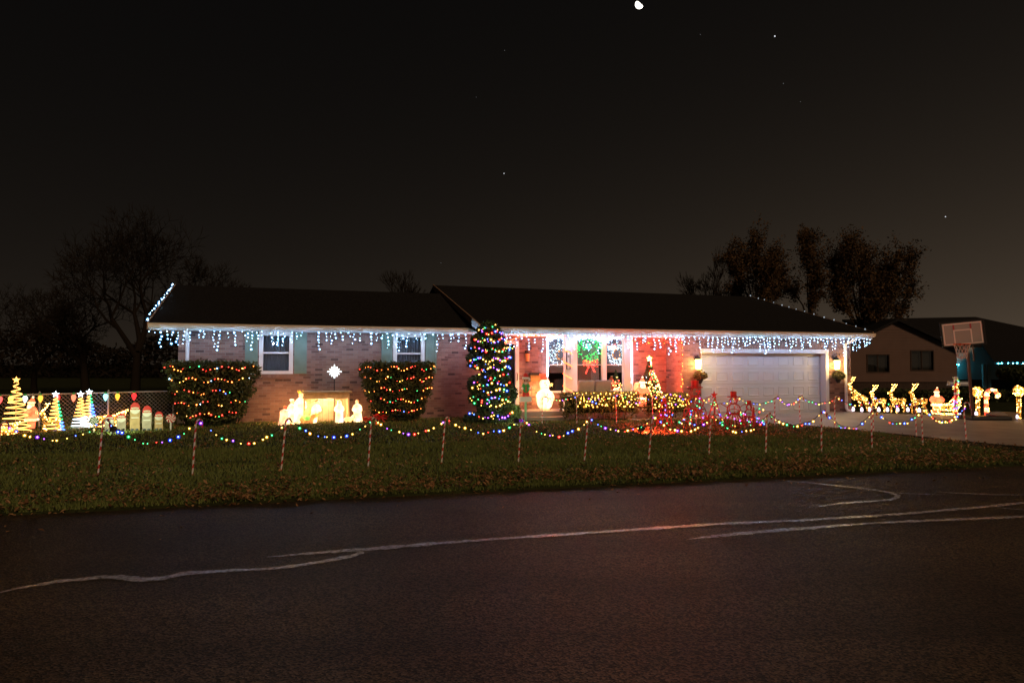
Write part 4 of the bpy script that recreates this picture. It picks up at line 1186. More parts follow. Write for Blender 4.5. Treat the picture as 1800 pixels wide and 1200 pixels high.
# topiary
ly=-1.95; lx=fx(859,ly); base=W(lx,ly,0); base.z=float(lawn_z(base.x,base.y)); sc=base.y/1200
def zt(py): return fz(859,py,ly)-base.z
t=thing("tiered_topiary","tall tiered juniper topiary wrapped in multicolour lights beside the porch door","topiary",base,ROT)
tp=[]; cores=MB(); TB=[]   # (ellipsoid clumps) cx,cy,cz,rx,ry,rz,n
clumps=[(0,0,zt(573),13*sc,0.18,9*sc,500),(0,0,zt(582),22*sc,0.28,12*sc,800),(-1*sc,0,zt(596),30*sc,0.36,14*sc,1100),(-1*sc,0,zt(612),35*sc,0.41,15*sc,1400),(-1*sc,0,zt(630),39*sc,0.45,17*sc,1700),(0,0,zt(640),37*sc,0.43,11*sc,1000),
        (13*sc,0,zt(655),25*sc,0.34,15*sc,1100),(-22*sc,0,zt(676),16*sc,0.28,17*sc,900),(14*sc,0,zt(668),26*sc,0.36,24*sc,1300),(30*sc,-0.05,zt(690),22*sc,0.3,18*sc,1000),
        (-8*sc,0.1,zt(700),28*sc,0.3,14*sc,800),(8*sc,0,zt(712),30*sc,0.34,16*sc,900),(0,0,zt(735),44*sc,0.5,13*sc,2000)]
for (cx,cy,cz,rx,ry,rz_,n) in clumps:
    v=rng.normal(size=(n,3)); v/=np.linalg.norm(v,axis=1)[:,None]; v*=(0.72+0.33*rng.random(n))[:,None]
    tp.append(np.stack([cx+v[:,0]*rx,cy+v[:,1]*ry,cz+v[:,2]*rz_],1)); cores.ell((cx,cy,cz),rx*0.72,ry*0.72,rz_*0.72,nu=10,nv=6)
P=np.concatenate(tp); P=P[P[:,2]>0.02]
np_mesh("foliage",leaf_cloud(None,P,0.055),4,M_leaf_topiary,t,kind="stuff")
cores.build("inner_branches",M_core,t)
m=MB(); m.tube([(0,0,0),(0.03,0,zt(700)),(0,0,zt(650)),(0,0,zt(600))],[0.07,0.06,0.05,0.03],7); m.build("trunk",M_bark2,t)
s=thing("topiary_light_string","multicolour light string wound round the tall topiary by porch","light string",base,ROT)
m=MB(); mw=MB()
rowsT=[(573,13,4,0),(583,23,9,0),(597,31,13,0),(613,37,15,0),(630,39,16,0),(645,38,15,0),(659,30,7,14),(672,36,10,6),(683,37,10,2),(697,36,10,0),(707,34,8,4),(727,42,13,0)]
for (py,hw,N,x_) in rowsT:
    prev=None
    for i in range(N):
        a=PI+math.acos(1-2*(i+0.5)/N)+U(-0.06,0.06); x=math.cos(a)*hw*sc+x_*sc*0.3; y=math.sin(a)*0.47*hw/38-0.03; z=zt(py+3*math.sin(i*1.1+py)-1.5*math.sin(PI*(i+.5)/N)*-2)
        p=(x,y,z)
        if prev: mw.tube([prev,p],0.004,3)
        prev=p; m.lit(p,U(0.018,0.036),random.choices(range(5),weights=(5,5,4,2.5,1.6))[0])
        if R()<0.6: m.lit((x+U(-.1,.1),y,z+U(-.08,.08)),U(0.009,0.018),random.choices(range(5),weights=(6,2,2,2,2))[0])
m.build("bulbs",CM("YBGPR"),s,kind="stuff"); mw.build("wire",M_cord,s,kind="stuff")
# low bright shrub beside it
b2=W(fx(902,-2.0),-2.0,0); b2.z=float(lawn_z(b2.x,b2.y))
t=thing("low_bright_shrub","low light green shrub at the foot of the topiary beside the steps","shrub",b2,ROT)
v=rng.normal(size=(1500,3)); v/=np.linalg.norm(v,axis=1)[:,None]; v*=rng.uniform(0.5,1.05,1500)[:,None]
np_mesh("foliage",leaf_cloud(None,np.stack([v[:,0]*0.22,v[:,1]*0.2,0.26+v[:,2]*0.25],1),0.05),4,M_leaf_bright,t,kind="stuff")
m=MB(); m.tube([(0,0,0),(0,0,0.25)],0.02,5); m.build("stem",M_bark2,t)

# porch hedges with net lights
def hedge(p0,p1,ptop,label,nlabel,nb_,light_from):
    ly=-1.62; x0=fx(p0,ly); x1=fx(p1,ly); c=W((x0+x1)/2,ly,0); c.z=float(lawn_z(c.x,c.y)); L=(x1-x0)/2; H=fz(p0,ptop,ly)-c.z; D=0.26
    t=thing("boxwood_hedge",label,"hedge",c,ROT,"hedges in front of porch")
    n=int(2600*L); V=rng.uniform(-1,1,(n,3)); ax=rng.integers(0,4,n)
    V[ax==0,1]=-1; V[ax==1,1]=-1; V[ax==2,2]=1; V[ax==3,0]=np.sign(V[ax==3,0])
    P=np.stack([V[:,0]*L,V[:,1]*D*(1-0.0),(V[:,2]+1)/2*H],1)
    taper=0.72+0.28*np.clip(P[:,2]/H/0.45,0,1); P[:,1]*=taper; P[:,0]*=0.93+0.07*np.clip(P[:,2]/H/0.45,0,1)
    P+=rng.normal(0,0.03,P.shape); P=P[P[:,2]>0.03]
    P=P[rng.random(len(P))<np.clip(0.35+P[:,2]/H*1.2,0,1)]
    np_mesh("foliage",leaf_cloud(None,P,0.042),4,M_leaf_boxwood,t,kind="stuff")
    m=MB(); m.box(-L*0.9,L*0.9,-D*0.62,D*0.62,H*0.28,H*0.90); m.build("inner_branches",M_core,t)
    m=MB()
    for i in range(int(L*5)): X=U(-L,L)*0.85; m.tube([(X,0,0),(X+U(-.1,.1),U(-.1,.1),H*0.5)],0.012,5)
    m.build("stems",M_bark2,t,kind="stuff")
    s=thing("net_lights",nlabel,"net lights",c,ROT,"net lights on porch hedges")
    m=MB(); nx=int(2*L/0.115); 
    for i in range(nx):
        for j in range(5):
            if R()<0.10: continue
            X=-L+2*L*(i+0.5*(j%2)+0.25)/nx
            if X<-L+2*L*light_from: continue
            Z=H*(0.975-0.115*j)+U(-0.035,0.035); m.lit((X+U(-0.045,0.045),-D-0.03+U(-0.02,0.02),Z),U(0.016,0.032),random.choices(range(4),weights=(40,1,0.8,0.6))[0])
        if R()<0.5: m.lit((-L+2*L*i/nx,-D+U(0,0.3),H+0.02),U(0.013,0.02),0)
    m.build("bulbs",CM("WBGP"),s,kind="stuff")
    m=MB()
    nl=max(2,int(L*2/0.45))
    for i in range(nl):
        X=-L+2*L*(light_from+(1-light_from)*(i+0.5)/nl); lamp("net_lamp",s,(X,-D-0.22,H*0.82),4.2,(1.0,0.55,0.14),0.06); lamp("net_lamp",s,(X,-0.05,H+0.16),3.0,(1.0,0.55,0.14),0.06)
    for j in range(5): m.tube([(-L+2*L*max(light_from,0),-D-0.02,H*(0.985-0.115*j)),(L,-D-0.02,H*(0.985-0.115*j))],0.003,3)
    m.build("wire",M_cord,s,kind="stuff")
hedge(990,1116,692,"long boxwood hedge in front of the porch loveseat","warm net lights spread over the long hedge before the loveseat",nb_=1,light_from=0.14)
hedge(1137,1204,694,"short boxwood hedge near the garage corner","warm net lights spread over the short hedge by garage corner",nb_=1,light_from=0.0)

# ================================================================== elf sign
b=W(fx(924,-1.75),-1.75,0); b.z=float(lawn_z(b.x,b.y))
t=thing("elf_sign","painted plywood elf in green jacket above white board on green post","sign",b,ROT)
def ez(py): return fz(924,py,-1.75)-b.z
m=MB(); m.box(-0.03,0.03,-0.015,0.015,0,ez(706)); m.build("post",mat("pale_green_paint",(0.25,0.62,0.36),0.5),t)
m=MB(); m.box(-0.20,0.17,-0.03,-0.016,ez(706),ez(697)); m.build("board",M_white,t)
k=(ez(656)-ez(697))
z0=ez(697)
def flat(pts,name,mt,y=-0.03,th=0.014):
    m=MB(); m.prism([(p[0]*k,z0+p[1]*k) for p in pts],y,y+th); return m.build(name,mt,t)
flat([(-0.16,0),(-0.03,0),(-0.02,0.13),(0.0,0.13),(0.02,0),(0.15,0),(0.12,0.24),(-0.13,0.24)],"legs",M_red)
flat([(-0.2,0.42),(-0.14,0.57),(0.12,0.57),(0.2,0.42),(0.13,0.30),(0.10,0.20),(0.0,0.16),(-0.1,0.20),(-0.13,0.30)],"jacket",M_green,-0.032)
flat([(-0.02,0.22),(0.02,0.22),(0.02,0.45),(-0.02,0.45)],"jacket_stripe",M_red,-0.034,0.0015)
for sx in (-1,1): flat([(sx*0.17+0.055*math.cos(a),0.36+0.06*math.sin(a)) for a in np.linspace(0,2*PI,9)[:-1]],"mitten",M_white,-0.035,0.0025)
flat([(0.13*math.cos(a)-0.01,0.66+0.15*math.sin(a)) for a in np.linspace(0,2*PI,13)[:-1]],"face",M_skin,-0.034)
flat([(-0.17,0.77),(0.15,0.77),(0.17,0.83),(-0.16,0.85)],"hat_brim",M_white,-0.037,0.0028)
flat([(-0.14,0.84),(0.13,0.83),(0.06,0.97),(-0.02,1.02),(-0.09,0.97)],"hat",M_red,-0.034)
flat([(0.16+0.05*math.cos(a),0.74+0.06*math.sin(a)) for a in np.linspace(0,2*PI,9)[:-1]],"pompom",M_white,-0.039,0.0015)
for sx in (-1,1): flat([(sx*0.055-0.01+0.035*math.cos(a),0.69+0.045*math.sin(a)) for a in np.linspace(0,2*PI,9)[:-1]],"eye",M_feat,-0.0365,0.002)
flat([(-0.03,0.56),(0.02,0.56),(0.03,0.60),(-0.04,0.60)],"smile",M_white,-0.0365,0.002)
# floodlights
def flood(px,py,label,col,energy,target,spot=110,r=0.07):
    p=G(px,py); t=thing("ground_floodlight",label,"floodlight",p,0)
    d=(Vector(target)-p); a=math.atan2(d.y,d.x)
    M=Matrix.Rotation(a,4,'Z')@Matrix.Rotation(-math.radians(35),4,'Y')
    m=MB(); m.tube([(0,0,-0.02),(0,0,0.10)],0.012,6); m.build("stake",M_black,t)
    m=MB(); m.tube([M@Vector((-0.09,0,0.0))+Vector((0,0,0.13)),M@Vector((0.0,0,0))+Vector((0,0,0.13)),M@Vector((0.06,0,0))+Vector((0,0,0.13))],[0.035,0.07,0.085],12,cap=False); m.build("housing",M_black,t)
    m=MB(); m.tube([M@Vector((0.045,0,0))+Vector((0,0,0.13)),M@Vector((0.05,0,0))+Vector((0,0,0.13))],0.07,12); m.build("lens",glow("flood_"+label[:6].replace(' ','_'),col,8.0),t)
    lp=M@Vector((0.09,0,0))+Vector((0,0,0.13))
    lamp("flood_lamp",t,lp,energy,col,0.06,spot,Vector(target)-p)
    return t
pk=G(235,757)
flood(198,766,"black ground floodlight shining on the painted pickets",(0.85,1.0,0.55),55,Vector((pk.x-0.2,pk.y,0.35)),130)
rt=G(1250,748)
flood(1126,764,"red ground floodlight on the lawn shining toward the red wire figures",(1.0,0.05,0.03),520,Vector((rt.x+0.3,rt.y+0.6,0.45)),135)
flood(908,750,"small green-white floodlight at the foot of the elf sign",(0.75,1.0,0.70),20,W(fx(918,-1.4),-1.4,0.75),110)

# ================================================================== nativity
def gl(px,ly):                               # ground spot at column px, depth ly
    p=W(fx(px,ly),ly,0); p.z=float(lawn_z(p.x,p.y)); return p
b=gl(574,-0.62); t=thing("nativity_stable","open wooden stable with flat plank roof in front of brick wall","stable",b,ROT)
hw=(fx(613,-0.9)-fx(535,-0.9))/2; zr=fz(574,690,-0.9)-b.z
m=MB(); nbd=7
for i in range(nbd): 
    o=MB(); o.box(-hw+2*hw*i/nbd+0.004,-hw+2*hw*(i+1)/nbd-0.004,0.30,0.32,0,zr-0.02); o.build("back_plank",M_wood,t)
for sx in (-1,1):
    o=MB(); o.box(sx*hw-0.02,sx*hw+0.02,-0.3,0.298,0,zr-0.03); o.build("side_wall",M_wood,t)
for i in range(4):
    o=MB(); o.box(-hw-0.08,hw+0.08,-0.42+0.2*i,-0.23+0.2*i,zr,zr+0.035); o.build("roof_plank",M_wood,t)
o=MB(); o.box(-hw+0.021,hw-0.021,-0.31,-0.28,zr-0.16,zr-0.001); o.build("lintel",M_wood,t)
lamp("stable_lamp",t,(0.0,-0.05,zr-0.14),30.0,(1.0,0.66,0.36),0.05)
# star on pole
p=gl(588,-0.45); t=thing("star_on_pole","white spiky lit star on dark pole above the stable","star",p,ROT)
zc=fz(588,653,-0.45)-p.z
m=MB(); m.tube([(0,0,0),(0,0,zc-0.1)],0.014,6); m.build("pole",M_black,t)
m=MB(); rr=11*p.y/1200
for i in range(12):
    a=2*PI*i/12+PI/2; L=rr*(1.15 if i%3==0 else 0.92); L=L*1.2 if i==6 else L
    m.tube([(0,0,zc),(L*0.6*math.cos(a),0,zc+L*0.6*math.sin(a)),(L*math.cos(a),0,zc+L*math.sin(a))],[0.018,0.020,0.007],5)
m.build("star_rays",glow("star_white",(0.85,0.96,1.0),3.5),t)
GN="nativity figures by the stable"
def fh(px,ptop,ly): return fz(px,ptop,ly)-gl(px,ly).z
robed("lit_robed_figure","tallest glowing robed figure with yellow crown left of the stable","figure",gl(526,-0.80),ROT+0.6,fh(526,688,-0.80)/1.02,PG_W,extra='crown',arms='hold',lean=(0.06,0.0),group=GN)
robed("lit_robed_figure","glowing turbaned robed figure, middle of the three left of stable","figure",gl(512,-0.98),ROT+0.7,fh(512,701,-0.98)/1.02,PG_W,extra='turban',arms='hold',lean=(0.05,0),group=GN)
robed("lit_robed_figure","low kneeling glowing figure with red headdress, farthest left of the stable","figure",gl(499,-1.18),ROT+0.7,fh(499,712,-1.18)/1.02,plastic_glow("lit_pink_plastic",(0.8,0.5,0.4),(1.0,0.50,0.26),1.9),face=PG_RED,extra='hair',arms='hold',lean=(0.10,0),group=GN,wide=1.5)
robed("lit_robed_figure","glowing kneeling bearded figure leaning in the left of the stable","figure",gl(550,-0.75),ROT+0.5,fh(550,703,-0.75),PG_W,extra='hair',arms='hold',lean=(0.22,-0.05),group=GN,wide=1.05)
robed("lit_robed_figure","glowing praying figure with white veil and blue mantle in the stable","figure",gl(597,-0.92),ROT-0.1,fh(597,703,-0.92)/1.0,PG_W,hood=True,extra='veil',arms='pray',group=GN)
robed("lit_robed_figure","glowing shepherd-like robed figure standing right of the stable","figure",gl(630,-0.80),ROT-0.5,fh(630,702,-0.80)/1.0,PG_W,extra='hair',arms='hold',lean=(-0.04,-0.02),group=GN,wide=1.15)
# manger, lamb, small green figure, red bows
p=gl(613,-0.95); t=thing("lit_lamb","small glowing plastic lamb lying beside the veiled figure","lamb",p,ROT)
m=MB(); m.ell((0,0,0.09),0.13,0.08,0.075); m.ell((0.13,-0.03,0.16),0.055,0.05,0.055); m.tube([(0.08,0,0.1),(0.12,-0.02,0.15)],0.045,6); 
for (x,y) in ((-0.07,-0.05),(-0.07,0.05),(0.06,-0.05),(0.06,0.05)): m.tube([(x,y,0),(x,y,0.07)],0.022,6)
fuse(m.build("body",PG_WARM,t),0.02)
m=MB(); m.ell((0.15,-0.085,0.16),0.012,0.01,0.012); m.build("nose",M_feat,t)
p=gl(540,-1.0); t=thing("lit_ox","small glowing plastic ox with green blanket lying before the stable","ox",p,ROT+0.3)
m=MB(); m.ell((0,0,0.12),0.20,0.11,0.11); m.tube([(0.12,0,0.15),(0.22,-0.03,0.22)],[0.075,0.055],8); m.ell((0.26,-0.04,0.22),0.08,0.055,0.055)
for (x,y) in ((-0.12,-0.1),(0.1,-0.1),(-0.12,0.1),(0.1,0.1)): m.tube([(x,y,0),(x+0.03,y,0.08)],0.032,6)
fuse(m.build("body",PG_BRN,t),0.025)
m=MB(); m.lathe([(0.205,-0.06),(0.2,0.05)],12); o=m.build("blanket",PG_GRN,t); o.scale=(0.6,0.62,1); o.location=(-0.02,0,0.16)
m=MB()
for sx in (-1,1): m.tube([(0.24,sx*0.03-0.04,0.26),(0.25,sx*0.08-0.04,0.31)],[0.012,0.004],5)
m.build("horns",PG_YEL,t)
def bow(px,ly,label,s):
    p=gl(px,ly); t=thing("red_bow",label,"bow",p,ROT,"red bows on the lawn")
    m=MB()
    for sx in (-1,1):
        m.tube([(0,0,s*1.0),(sx*s*0.7,-0.03,s*1.5),(sx*s*1.25,0,s*1.2),(sx*s*1.1,0.02,s*0.7),(0,0,s*0.95)],[0.02,s*0.26,s*0.34,s*0.26,0.02],7)
    m.build("loops",M_red,t)
    m=MB()
    for sx in (-1,1): m.tube([(0,0,s*0.95),(sx*s*0.4,-0.02,s*0.5),(sx*s*0.7,-0.02,0.0)],[0.02,s*0.14,s*0.18],5)
    m.build("tails",M_red,t); m=MB(); m.ell((0,-0.03,s),s*0.22,s*0.2,s*0.22); m.build("knot",M_red,t)
bow(648,-1.1,"dim red bow on grass just right of the stable figures",0.10)
bow(670,-1.1,"larger red bow on grass in front of the second shrub",0.14)

# ================================================================== left yard decorations
ZL=lambda p: float(lawn_z(p.x,p.y))
def spiral_tree(px,pbase,ptop,wpx,label,mats,pick,turns=9,starm=None):
    p=G(px,pbase); t=thing("spiral_light_tree",label,"light tree",p,ROT,"spiral light trees by the fence"); sc=p.y/1200; H=(pbase-ptop)*sc; r0=wpx/2*sc
    N=turns*22; pts=[]
    for i in range(N+1):
        u=i/N; a=2*PI*turns*u; r=r0*(1-u)**0.9+0.035; pts.append(Vector((r*math.cos(a),r*math.sin(a),0.03+u*(H-0.12))))
    m=MB(); m.tube(pts,0.013,4,mf=lambda j,i: pick(j/N,math.cos(2*PI*turns*j/N))); m.build("rope_spiral",mats,t)
    m=MB(); m.tube([(0,0,0),(0,0,H-0.06)],0.010,5); m.tube([(-r0,0,0.02),(r0,0,0.02)],0.008,4); m.tube([(0,-r0,0.02),(0,r0,0.02)],0.008,4); m.build("pole",M_steel,t)
    m=MB(); star_mesh(m,(0,-0.02,H),0.085,0.036,0.025); m.build("star",starm or mats[0],t)
M_wwrope=glow("rope_warm",(1.0,0.40,0.08),5.0)
M_sq=[M_wwrope,L_WWHITE,L_G,L_B,L_R]
spiral_tree(27,761,668,42,"tallest spiral light tree, warm white with star, at far left by fence",[M_wwrope],lambda u,c:0)
spiral_tree(97,758,693,22,"small spiral light tree with white star and green right side",M_sq,lambda u,c:(2 if u>0.3 else 3) if c>0.45 else 0,9,L_WWHITE)
spiral_tree(141,753,693,22,"white-starred spiral light tree, left of the close pair",M_sq,lambda u,c:1 if u<0.35 else 0,9,L_WWHITE)
spiral_tree(156,750,689,20,"white-starred spiral light tree, right of the close pair with blue edge",M_sq,lambda u,c:(2 if u>0.75 else 3) if c>0.4 else (0 if u>0.3 else 1),9,L_WWHITE)
p=G(55,757); suited("lit_bearded_figure","glowing bearded figure in red suit beside the tallest spiral tree",p,ROT-0.9,57*p.y/1200,sack=False)
# light-covered deer
def deer(p,rz,h,label,pose='stand',group=None,antl=True,sc_b=1.0,nb_=150):
    t=thing("lit_wire_deer",label,"deer",p,rz,group); k=h
    # local: deer faces -x
    legz=0.36*k
    body=[(0.26,0.60),(0.18,0.60),(0.0,0.57),(-0.14,0.56),(-0.2,0.60)]
    rad=[0.05,0.095,0.085,0.10,0.07]
    tilt = 0.45 if pose=='rear' else 0.0
    def T(x,y,z):
        if tilt:
            px_,pz_=0.22,0.55; dx,dz=x-px_,z-pz_
            x=px_+dx*math.cos(tilt)-dz*math.sin(-tilt)*-1; z=pz_+dz*math.cos(tilt)-dx*math.sin(tilt)
        return Vector((x*k,y*k,(z-0.18)*k))
    if pose!='rear':
        pass
    paths={}
    paths['body']=([T(x,0,z) for x,z in body],[r*k for r in rad])
    paths['neck']=([T(-0.17,0,0.60),T(-0.23,0,0.74),T(-0.25,0,0.86)],[0.085*k,0.06*k,0.045*k])
    paths['head']=([T(-0.22,0,0.90),T(-0.28,0,0.89),T(-0.36,0,0.86)],[0.045*k,0.05*k,0.022*k])
    fl=[(-0.16,0.52),(-0.20,0.38),(-0.155,0.28),(-0.17,0.18)]; hl=[(0.20,0.56),(0.165,0.42),(0.235,0.31),(0.215,0.18)]
    def leg(P,s,fr): return ([T(x,s*0.055,z) for x,z in P],[0.055*k,0.036*k,0.024*k,0.018*k])
    legs=[]
    if pose=='rear':
        legs.append(([T(-0.16,0.05,0.52),T(-0.30,0.05,0.46),T(-0.36,0.05,0.36),T(-0.33,0.05,0.30)],[0.05*k,0.035*k,0.022*k,0.018*k]))
        legs.append(([T(-0.16,-0.05,0.52),T(-0.28,-0.05,0.42),T(-0.22,-0.05,0.33),T(-0.19,-0.05,0.27)],[0.05*k,0.035*k,0.022*k,0.018*k]))
        for s in (-1,1): legs.append(([Vector((0.20*k,s*0.05*k,0.36*k)),Vector((0.22*k,s*0.05*k,0.24*k)),Vector((0.30*k,s*0.05*k,0.13*k)),Vector((0.29*k,s*0.05*k,0.0))],[0.06*k,0.04*k,0.026*k,0.02*k]))
    else:
        off=0.05 if pose=='walk' else 0.0
        for s in (-1,1):
            legs.append(([T(x-(off*s if z<0.5 else 0),s*0.055,z) for x,z in fl],[0.055*k,0.036*k,0.024*k,0.018*k]))
            legs.append(([T(x+(off*s if z<0.5 else 0),s*0.055,z) for x,z in hl],[0.06*k,0.04*k,0.026*k,0.018*k]))
    def wire(path,rads,n=6):
        m=MB(); K=len(path)
        # longitudinal wires and rings
        rings=[]
        for j,pq in enumerate(path):
            tdir=(path[min(j+1,K-1)]-path[max(j-1,0)]).normalized(); u=tdir.cross(Vector((0,1,0))); u=u.normalized() if u.length>1e-3 else Vector((1,0,0)); w=u.cross(tdir)
            rings.append([pq+(u*math.cos(2*PI*i/n)+w*math.sin(2*PI*i/n))*rads[j] for i in range(n)])
        for i in range(n): m.tube([r[i] for r in rings],0.006,3)
        for r in rings: m.tube(r+[r[0]],0.006,3)
        return m,rings
    bm=MB()
    def scatterb(rings,n):
        n=int(n)
        for _ in range(n):
            j=random.randrange(len(rings)-1); i=random.randrange(len(rings[0])); a=rings[j][i].lerp(rings[j+1][i],R()); b_=rings[j][(i+1)%len(rings[0])].lerp(rings[j+1][(i+1)%len(rings[0])],R())
            bm.ico(a.lerp(b_,R()),U(0.010,0.019),0 if R()<0.28 else 1)
    for nm,cnt in (('body',0.36),('neck',0.14),('head',0.10)):
        m,rings=wire(*paths[nm]); m.build(nm,M_gold,t); scatterb(rings,nb_*cnt)
    for lg in legs:
        m,rings=wire(*lg,n=4); m.build("leg",M_gold,t); scatterb(rings,nb_*0.07)
    if antl:
        hb=T(-0.235,0,0.93)
        for s in (-1,1):
            m=MB(); tip=[hb+Vector((0.0,s*0.02*k,0)),hb+Vector((0.05*k,s*0.05*k,0.06*k)),hb+Vector((0.10*k,s*0.07*k,0.14*k)),hb+Vector((0.17*k,s*0.06*k,0.23*k))]
            m.tube(tip,0.009,4); m.tube([tip[1],tip[1]+Vector((-0.03*k,s*0.02*k,0.07*k))],0.008,4); m.tube([tip[2],tip[2]+Vector((-0.03*k,s*0.01*k,0.08*k))],0.008,4)
            m.build("antler",M_gold,t)
            for q in range(9): 
                u=q/8*2.999; i0=int(u); bm.ico(tip[i0].lerp(tip[i0+1],u-i0)+Vector((U(-.012,.012),0,U(-.012,.012))),U(0.010,0.016),0)
            bm.ico(tip[2]+Vector((-0.03*k,0,0.08*k)),0.012,0)
    m=MB(); m.tube([T(0.26,0,0.62),T(0.31,0,0.66)],[0.03*k,0.01*k],5); m.build("tail",M_gold,t)
    bm.build("bulbs",[L_WW,L_WWD],t,kind="stuff")
    return t
p=G(90,760); deer(p,ROT+0.2,45*p.y/1200*1.15,"small light-covered wire deer beside the red-suited figure at left",'stand',None,True,1.0,110)
# lit sleigh frames (left behind the pickets, far left)
def lit_sleigh(p,rz,L,H,label,mats):
    t=thing("lit_sleigh",label,"sleigh",p,rz); m=MB(); bm=MB()
    for s in (-1,1):
        y=s*0.18*L
        prof=[(-0.5*L,H*0.62),(-0.42*L,H*0.32),(-0.1*L,H*0.27),(0.22*L,H*0.30),(0.40*L,H*0.55),(0.42*L,H*0.95),(0.5*L,H)]
        run=[(-0.55*L,H*0.22),(-0.5*L,H*0.05),(-0.2*L,0.01),(0.3*L,0.01),(0.45*L,0.03)]
        top=[(-0.5*L,H*0.62),(-0.2*L,H*0.60),(0.15*L,H*0.66),(0.42*L,H*0.95)]
        for P in (prof,run,top):
            m.tube([(x,y,z) for x,z in P],0.010,4)
            for a,b_ in zip(P,P[1:]):
                n=max(2,int(math.hypot(b_[0]-a[0],b_[1]-a[1])/0.05))
                for i in range(n): u=i/n; bm.ico((a[0]+(b_[0]-a[0])*u+U(-.01,.01),y+U(-.015,.015),a[1]+(b_[1]-a[1])*u+U(-.01,.01)),U(0.014,0.022),0)
        for x in (-0.3*L,0.0,0.28*L): m.tube([(x,y,0.01),(x,y,H*0.28)],0.008,4)
        for _ in range(46): bm.ico((U(-0.42,0.36)*L,y+U(-0.02,0.02),U(0.30,0.62)*H),U(0.012,0.02),1)
    for x,z in ((-0.45*L,H*0.35),(0.2*L,H*0.3),(0.42*L,H*0.9)): m.tube([(x,-0.18*L,z),(x,0.18*L,z)],0.010,4)
    m.build("frame",M_gold,t); bm.build("bulbs",mats,t,kind="stuff"); return t
p=G(184,750); lit_sleigh(p+Vector((0,0.15,0)),ROT,60*p.y/1200,28*p.y/1200,"warm lit wire sleigh behind the painted pickets",[L_WW2,L_WWD])
p=G(6,764); lit_sleigh(p,ROT+0.1,46*p.y/1200,22*p.y/1200,"low warm lit wire sled at far left edge below tallest spiral tree",[L_WW2,L_WWD])
# painted pickets
def picket(px,pb,ptop,wpx,mt,label):
    p=G(px,pb); t=thing("painted_picket",label,"picket",p,ROT,"painted pickets in a row"); sc=p.y/1200; H=(pb-ptop)*sc; w=wpx*sc/2
    hat=min(0.22,H*0.34)
    m=MB(); m.box(-w,w,-0.012,0.012,0,H-hat*0.8); m.build("board",mt,t)
    arch=[(w,H-hat*0.8)]+[(w*math.cos(a)**0.8 if math.cos(a)>0 else -w*(-math.cos(a))**0.8,H-hat*0.8+hat*0.8*math.sin(a)) for a in np.linspace(0.15,PI-0.15,9)]+[(-w,H-hat*0.8)]
    m=MB(); m.prism(arch,-0.013,0.012); m.build("red_cap",M_red,t)
    zc=H-hat*0.8-0.005
    beard=[(-w*0.98,zc)]+[(w*math.cos(a)*0.98,zc-w*0.95*abs(math.sin(a))) for a in np.linspace(PI,2*PI,9)]+[(w*0.98,zc)]
    m=MB(); m.prism(beard[1:-1],-0.0165,-0.0125); m.build("white_beard",M_white,t)
    fc=[(w*0.72*math.cos(a),zc+0.03+0.035*math.sin(a)) for a in np.linspace(0,2*PI,11)[:-1]]
    m=MB(); m.prism(fc,-0.0185,-0.0131); m.build("face",M_skin,t)
    m=MB(); m.box(-w*0.8,w*0.8,-0.0205,-0.0186,zc+0.035,zc+0.052); m.build("brow",M_white,t)
    m=MB(); m.ico((0,-0.022,zc+0.014),0.014); m.build("nose",M_red,t)
    m=MB()
    for sx in (-1,1): m.ico((sx*w*0.38,-0.019,zc+0.03),0.009)
    m.build("eyes",M_black,t)
    if H>0.45:
        m=MB(); m.box(-w*0.75,w*0.75,-0.0145,-0.0125,zc-w*1.9,zc-w*1.65); m.build("white_band",M_white,t)
    m=MB()
    for sx in (-1,1): m.ell((sx*w*0.45,-0.02,0.03),w*0.36,0.02,0.03,nu=8,nv=5)
    m.build("feet",mat("slate_blue_paint",(0.10,0.13,0.20),0.6),t)
picket(192,758,729,14.5,M_greywood,"short grey picket with red-capped bearded face, first from left")
picket(213,757,726,14.5,M_greywood,"short grey picket with red-capped bearded face, second from left")
picket(237,757,707,15.5,M_tanwood,"tallest tan picket with red-capped bearded face, third from left")
picket(258,757,713,14.5,M_greywood,"tall grey picket with red-capped bearded face, fourth from left")
picket(279,756,723,13,M_tanwood,"smaller tan picket with red-capped bearded face, fifth from left")
# peppermint lollipops
def peppermint(px,pc,pb,rpx,mt,label):
    p=G(px,pb); t=thing("peppermint_lollipop",label,"lollipop sign",p,ROT,"painted peppermint lollipops"); sc=p.y/1200; zc=(pb-pc)*sc; r=rpx*sc
    m=MB(); m.box(-0.018,0.018,-0.008,0.008,0,zc-r*0.9); m.build("stick",M_white,t)
    N=14; K=7
    m=MB(); b0=len(m.v)
    for y in (-0.014,0.014):
        for k in range(K+1):
            for i in range(N*2):
                a=2*PI*i/(N*2)+0.9*(k/K); m.v.append((r*k/K*math.cos(a),y,zc+r*k/K*math.sin(a)))
    Q=N*2
    for sface in (0,1):
        o=sface*(K+1)*Q
        for k in range(K):
            for i in range(Q):
                f=(o+k*Q+i,o+k*Q+(i+1)%Q,o+(k+1)*Q+(i+1)%Q,o+(k+1)*Q+i); m.f.append(f if sface==0 else f[::-1]); m.m.append((i//2)%2)
    for i in range(Q):
        m.f.append((K*Q+i,K*Q+(i+1)%Q,(K+1)*Q+K*Q+(i+1)%Q,(K+1)*Q+K*Q+i)); m.m.append(0)
    m.build("swirl_disc",[M_white,mt],t)
peppermint(165,739,759,7.6,mat("dark_green_paint",(0.02,0.12,0.05),0.5),"green and white swirl lollipop sign left of the pickets")
peppermint(300,735,757,7.8,M_red,"red and white swirl lollipop sign right of the pickets")

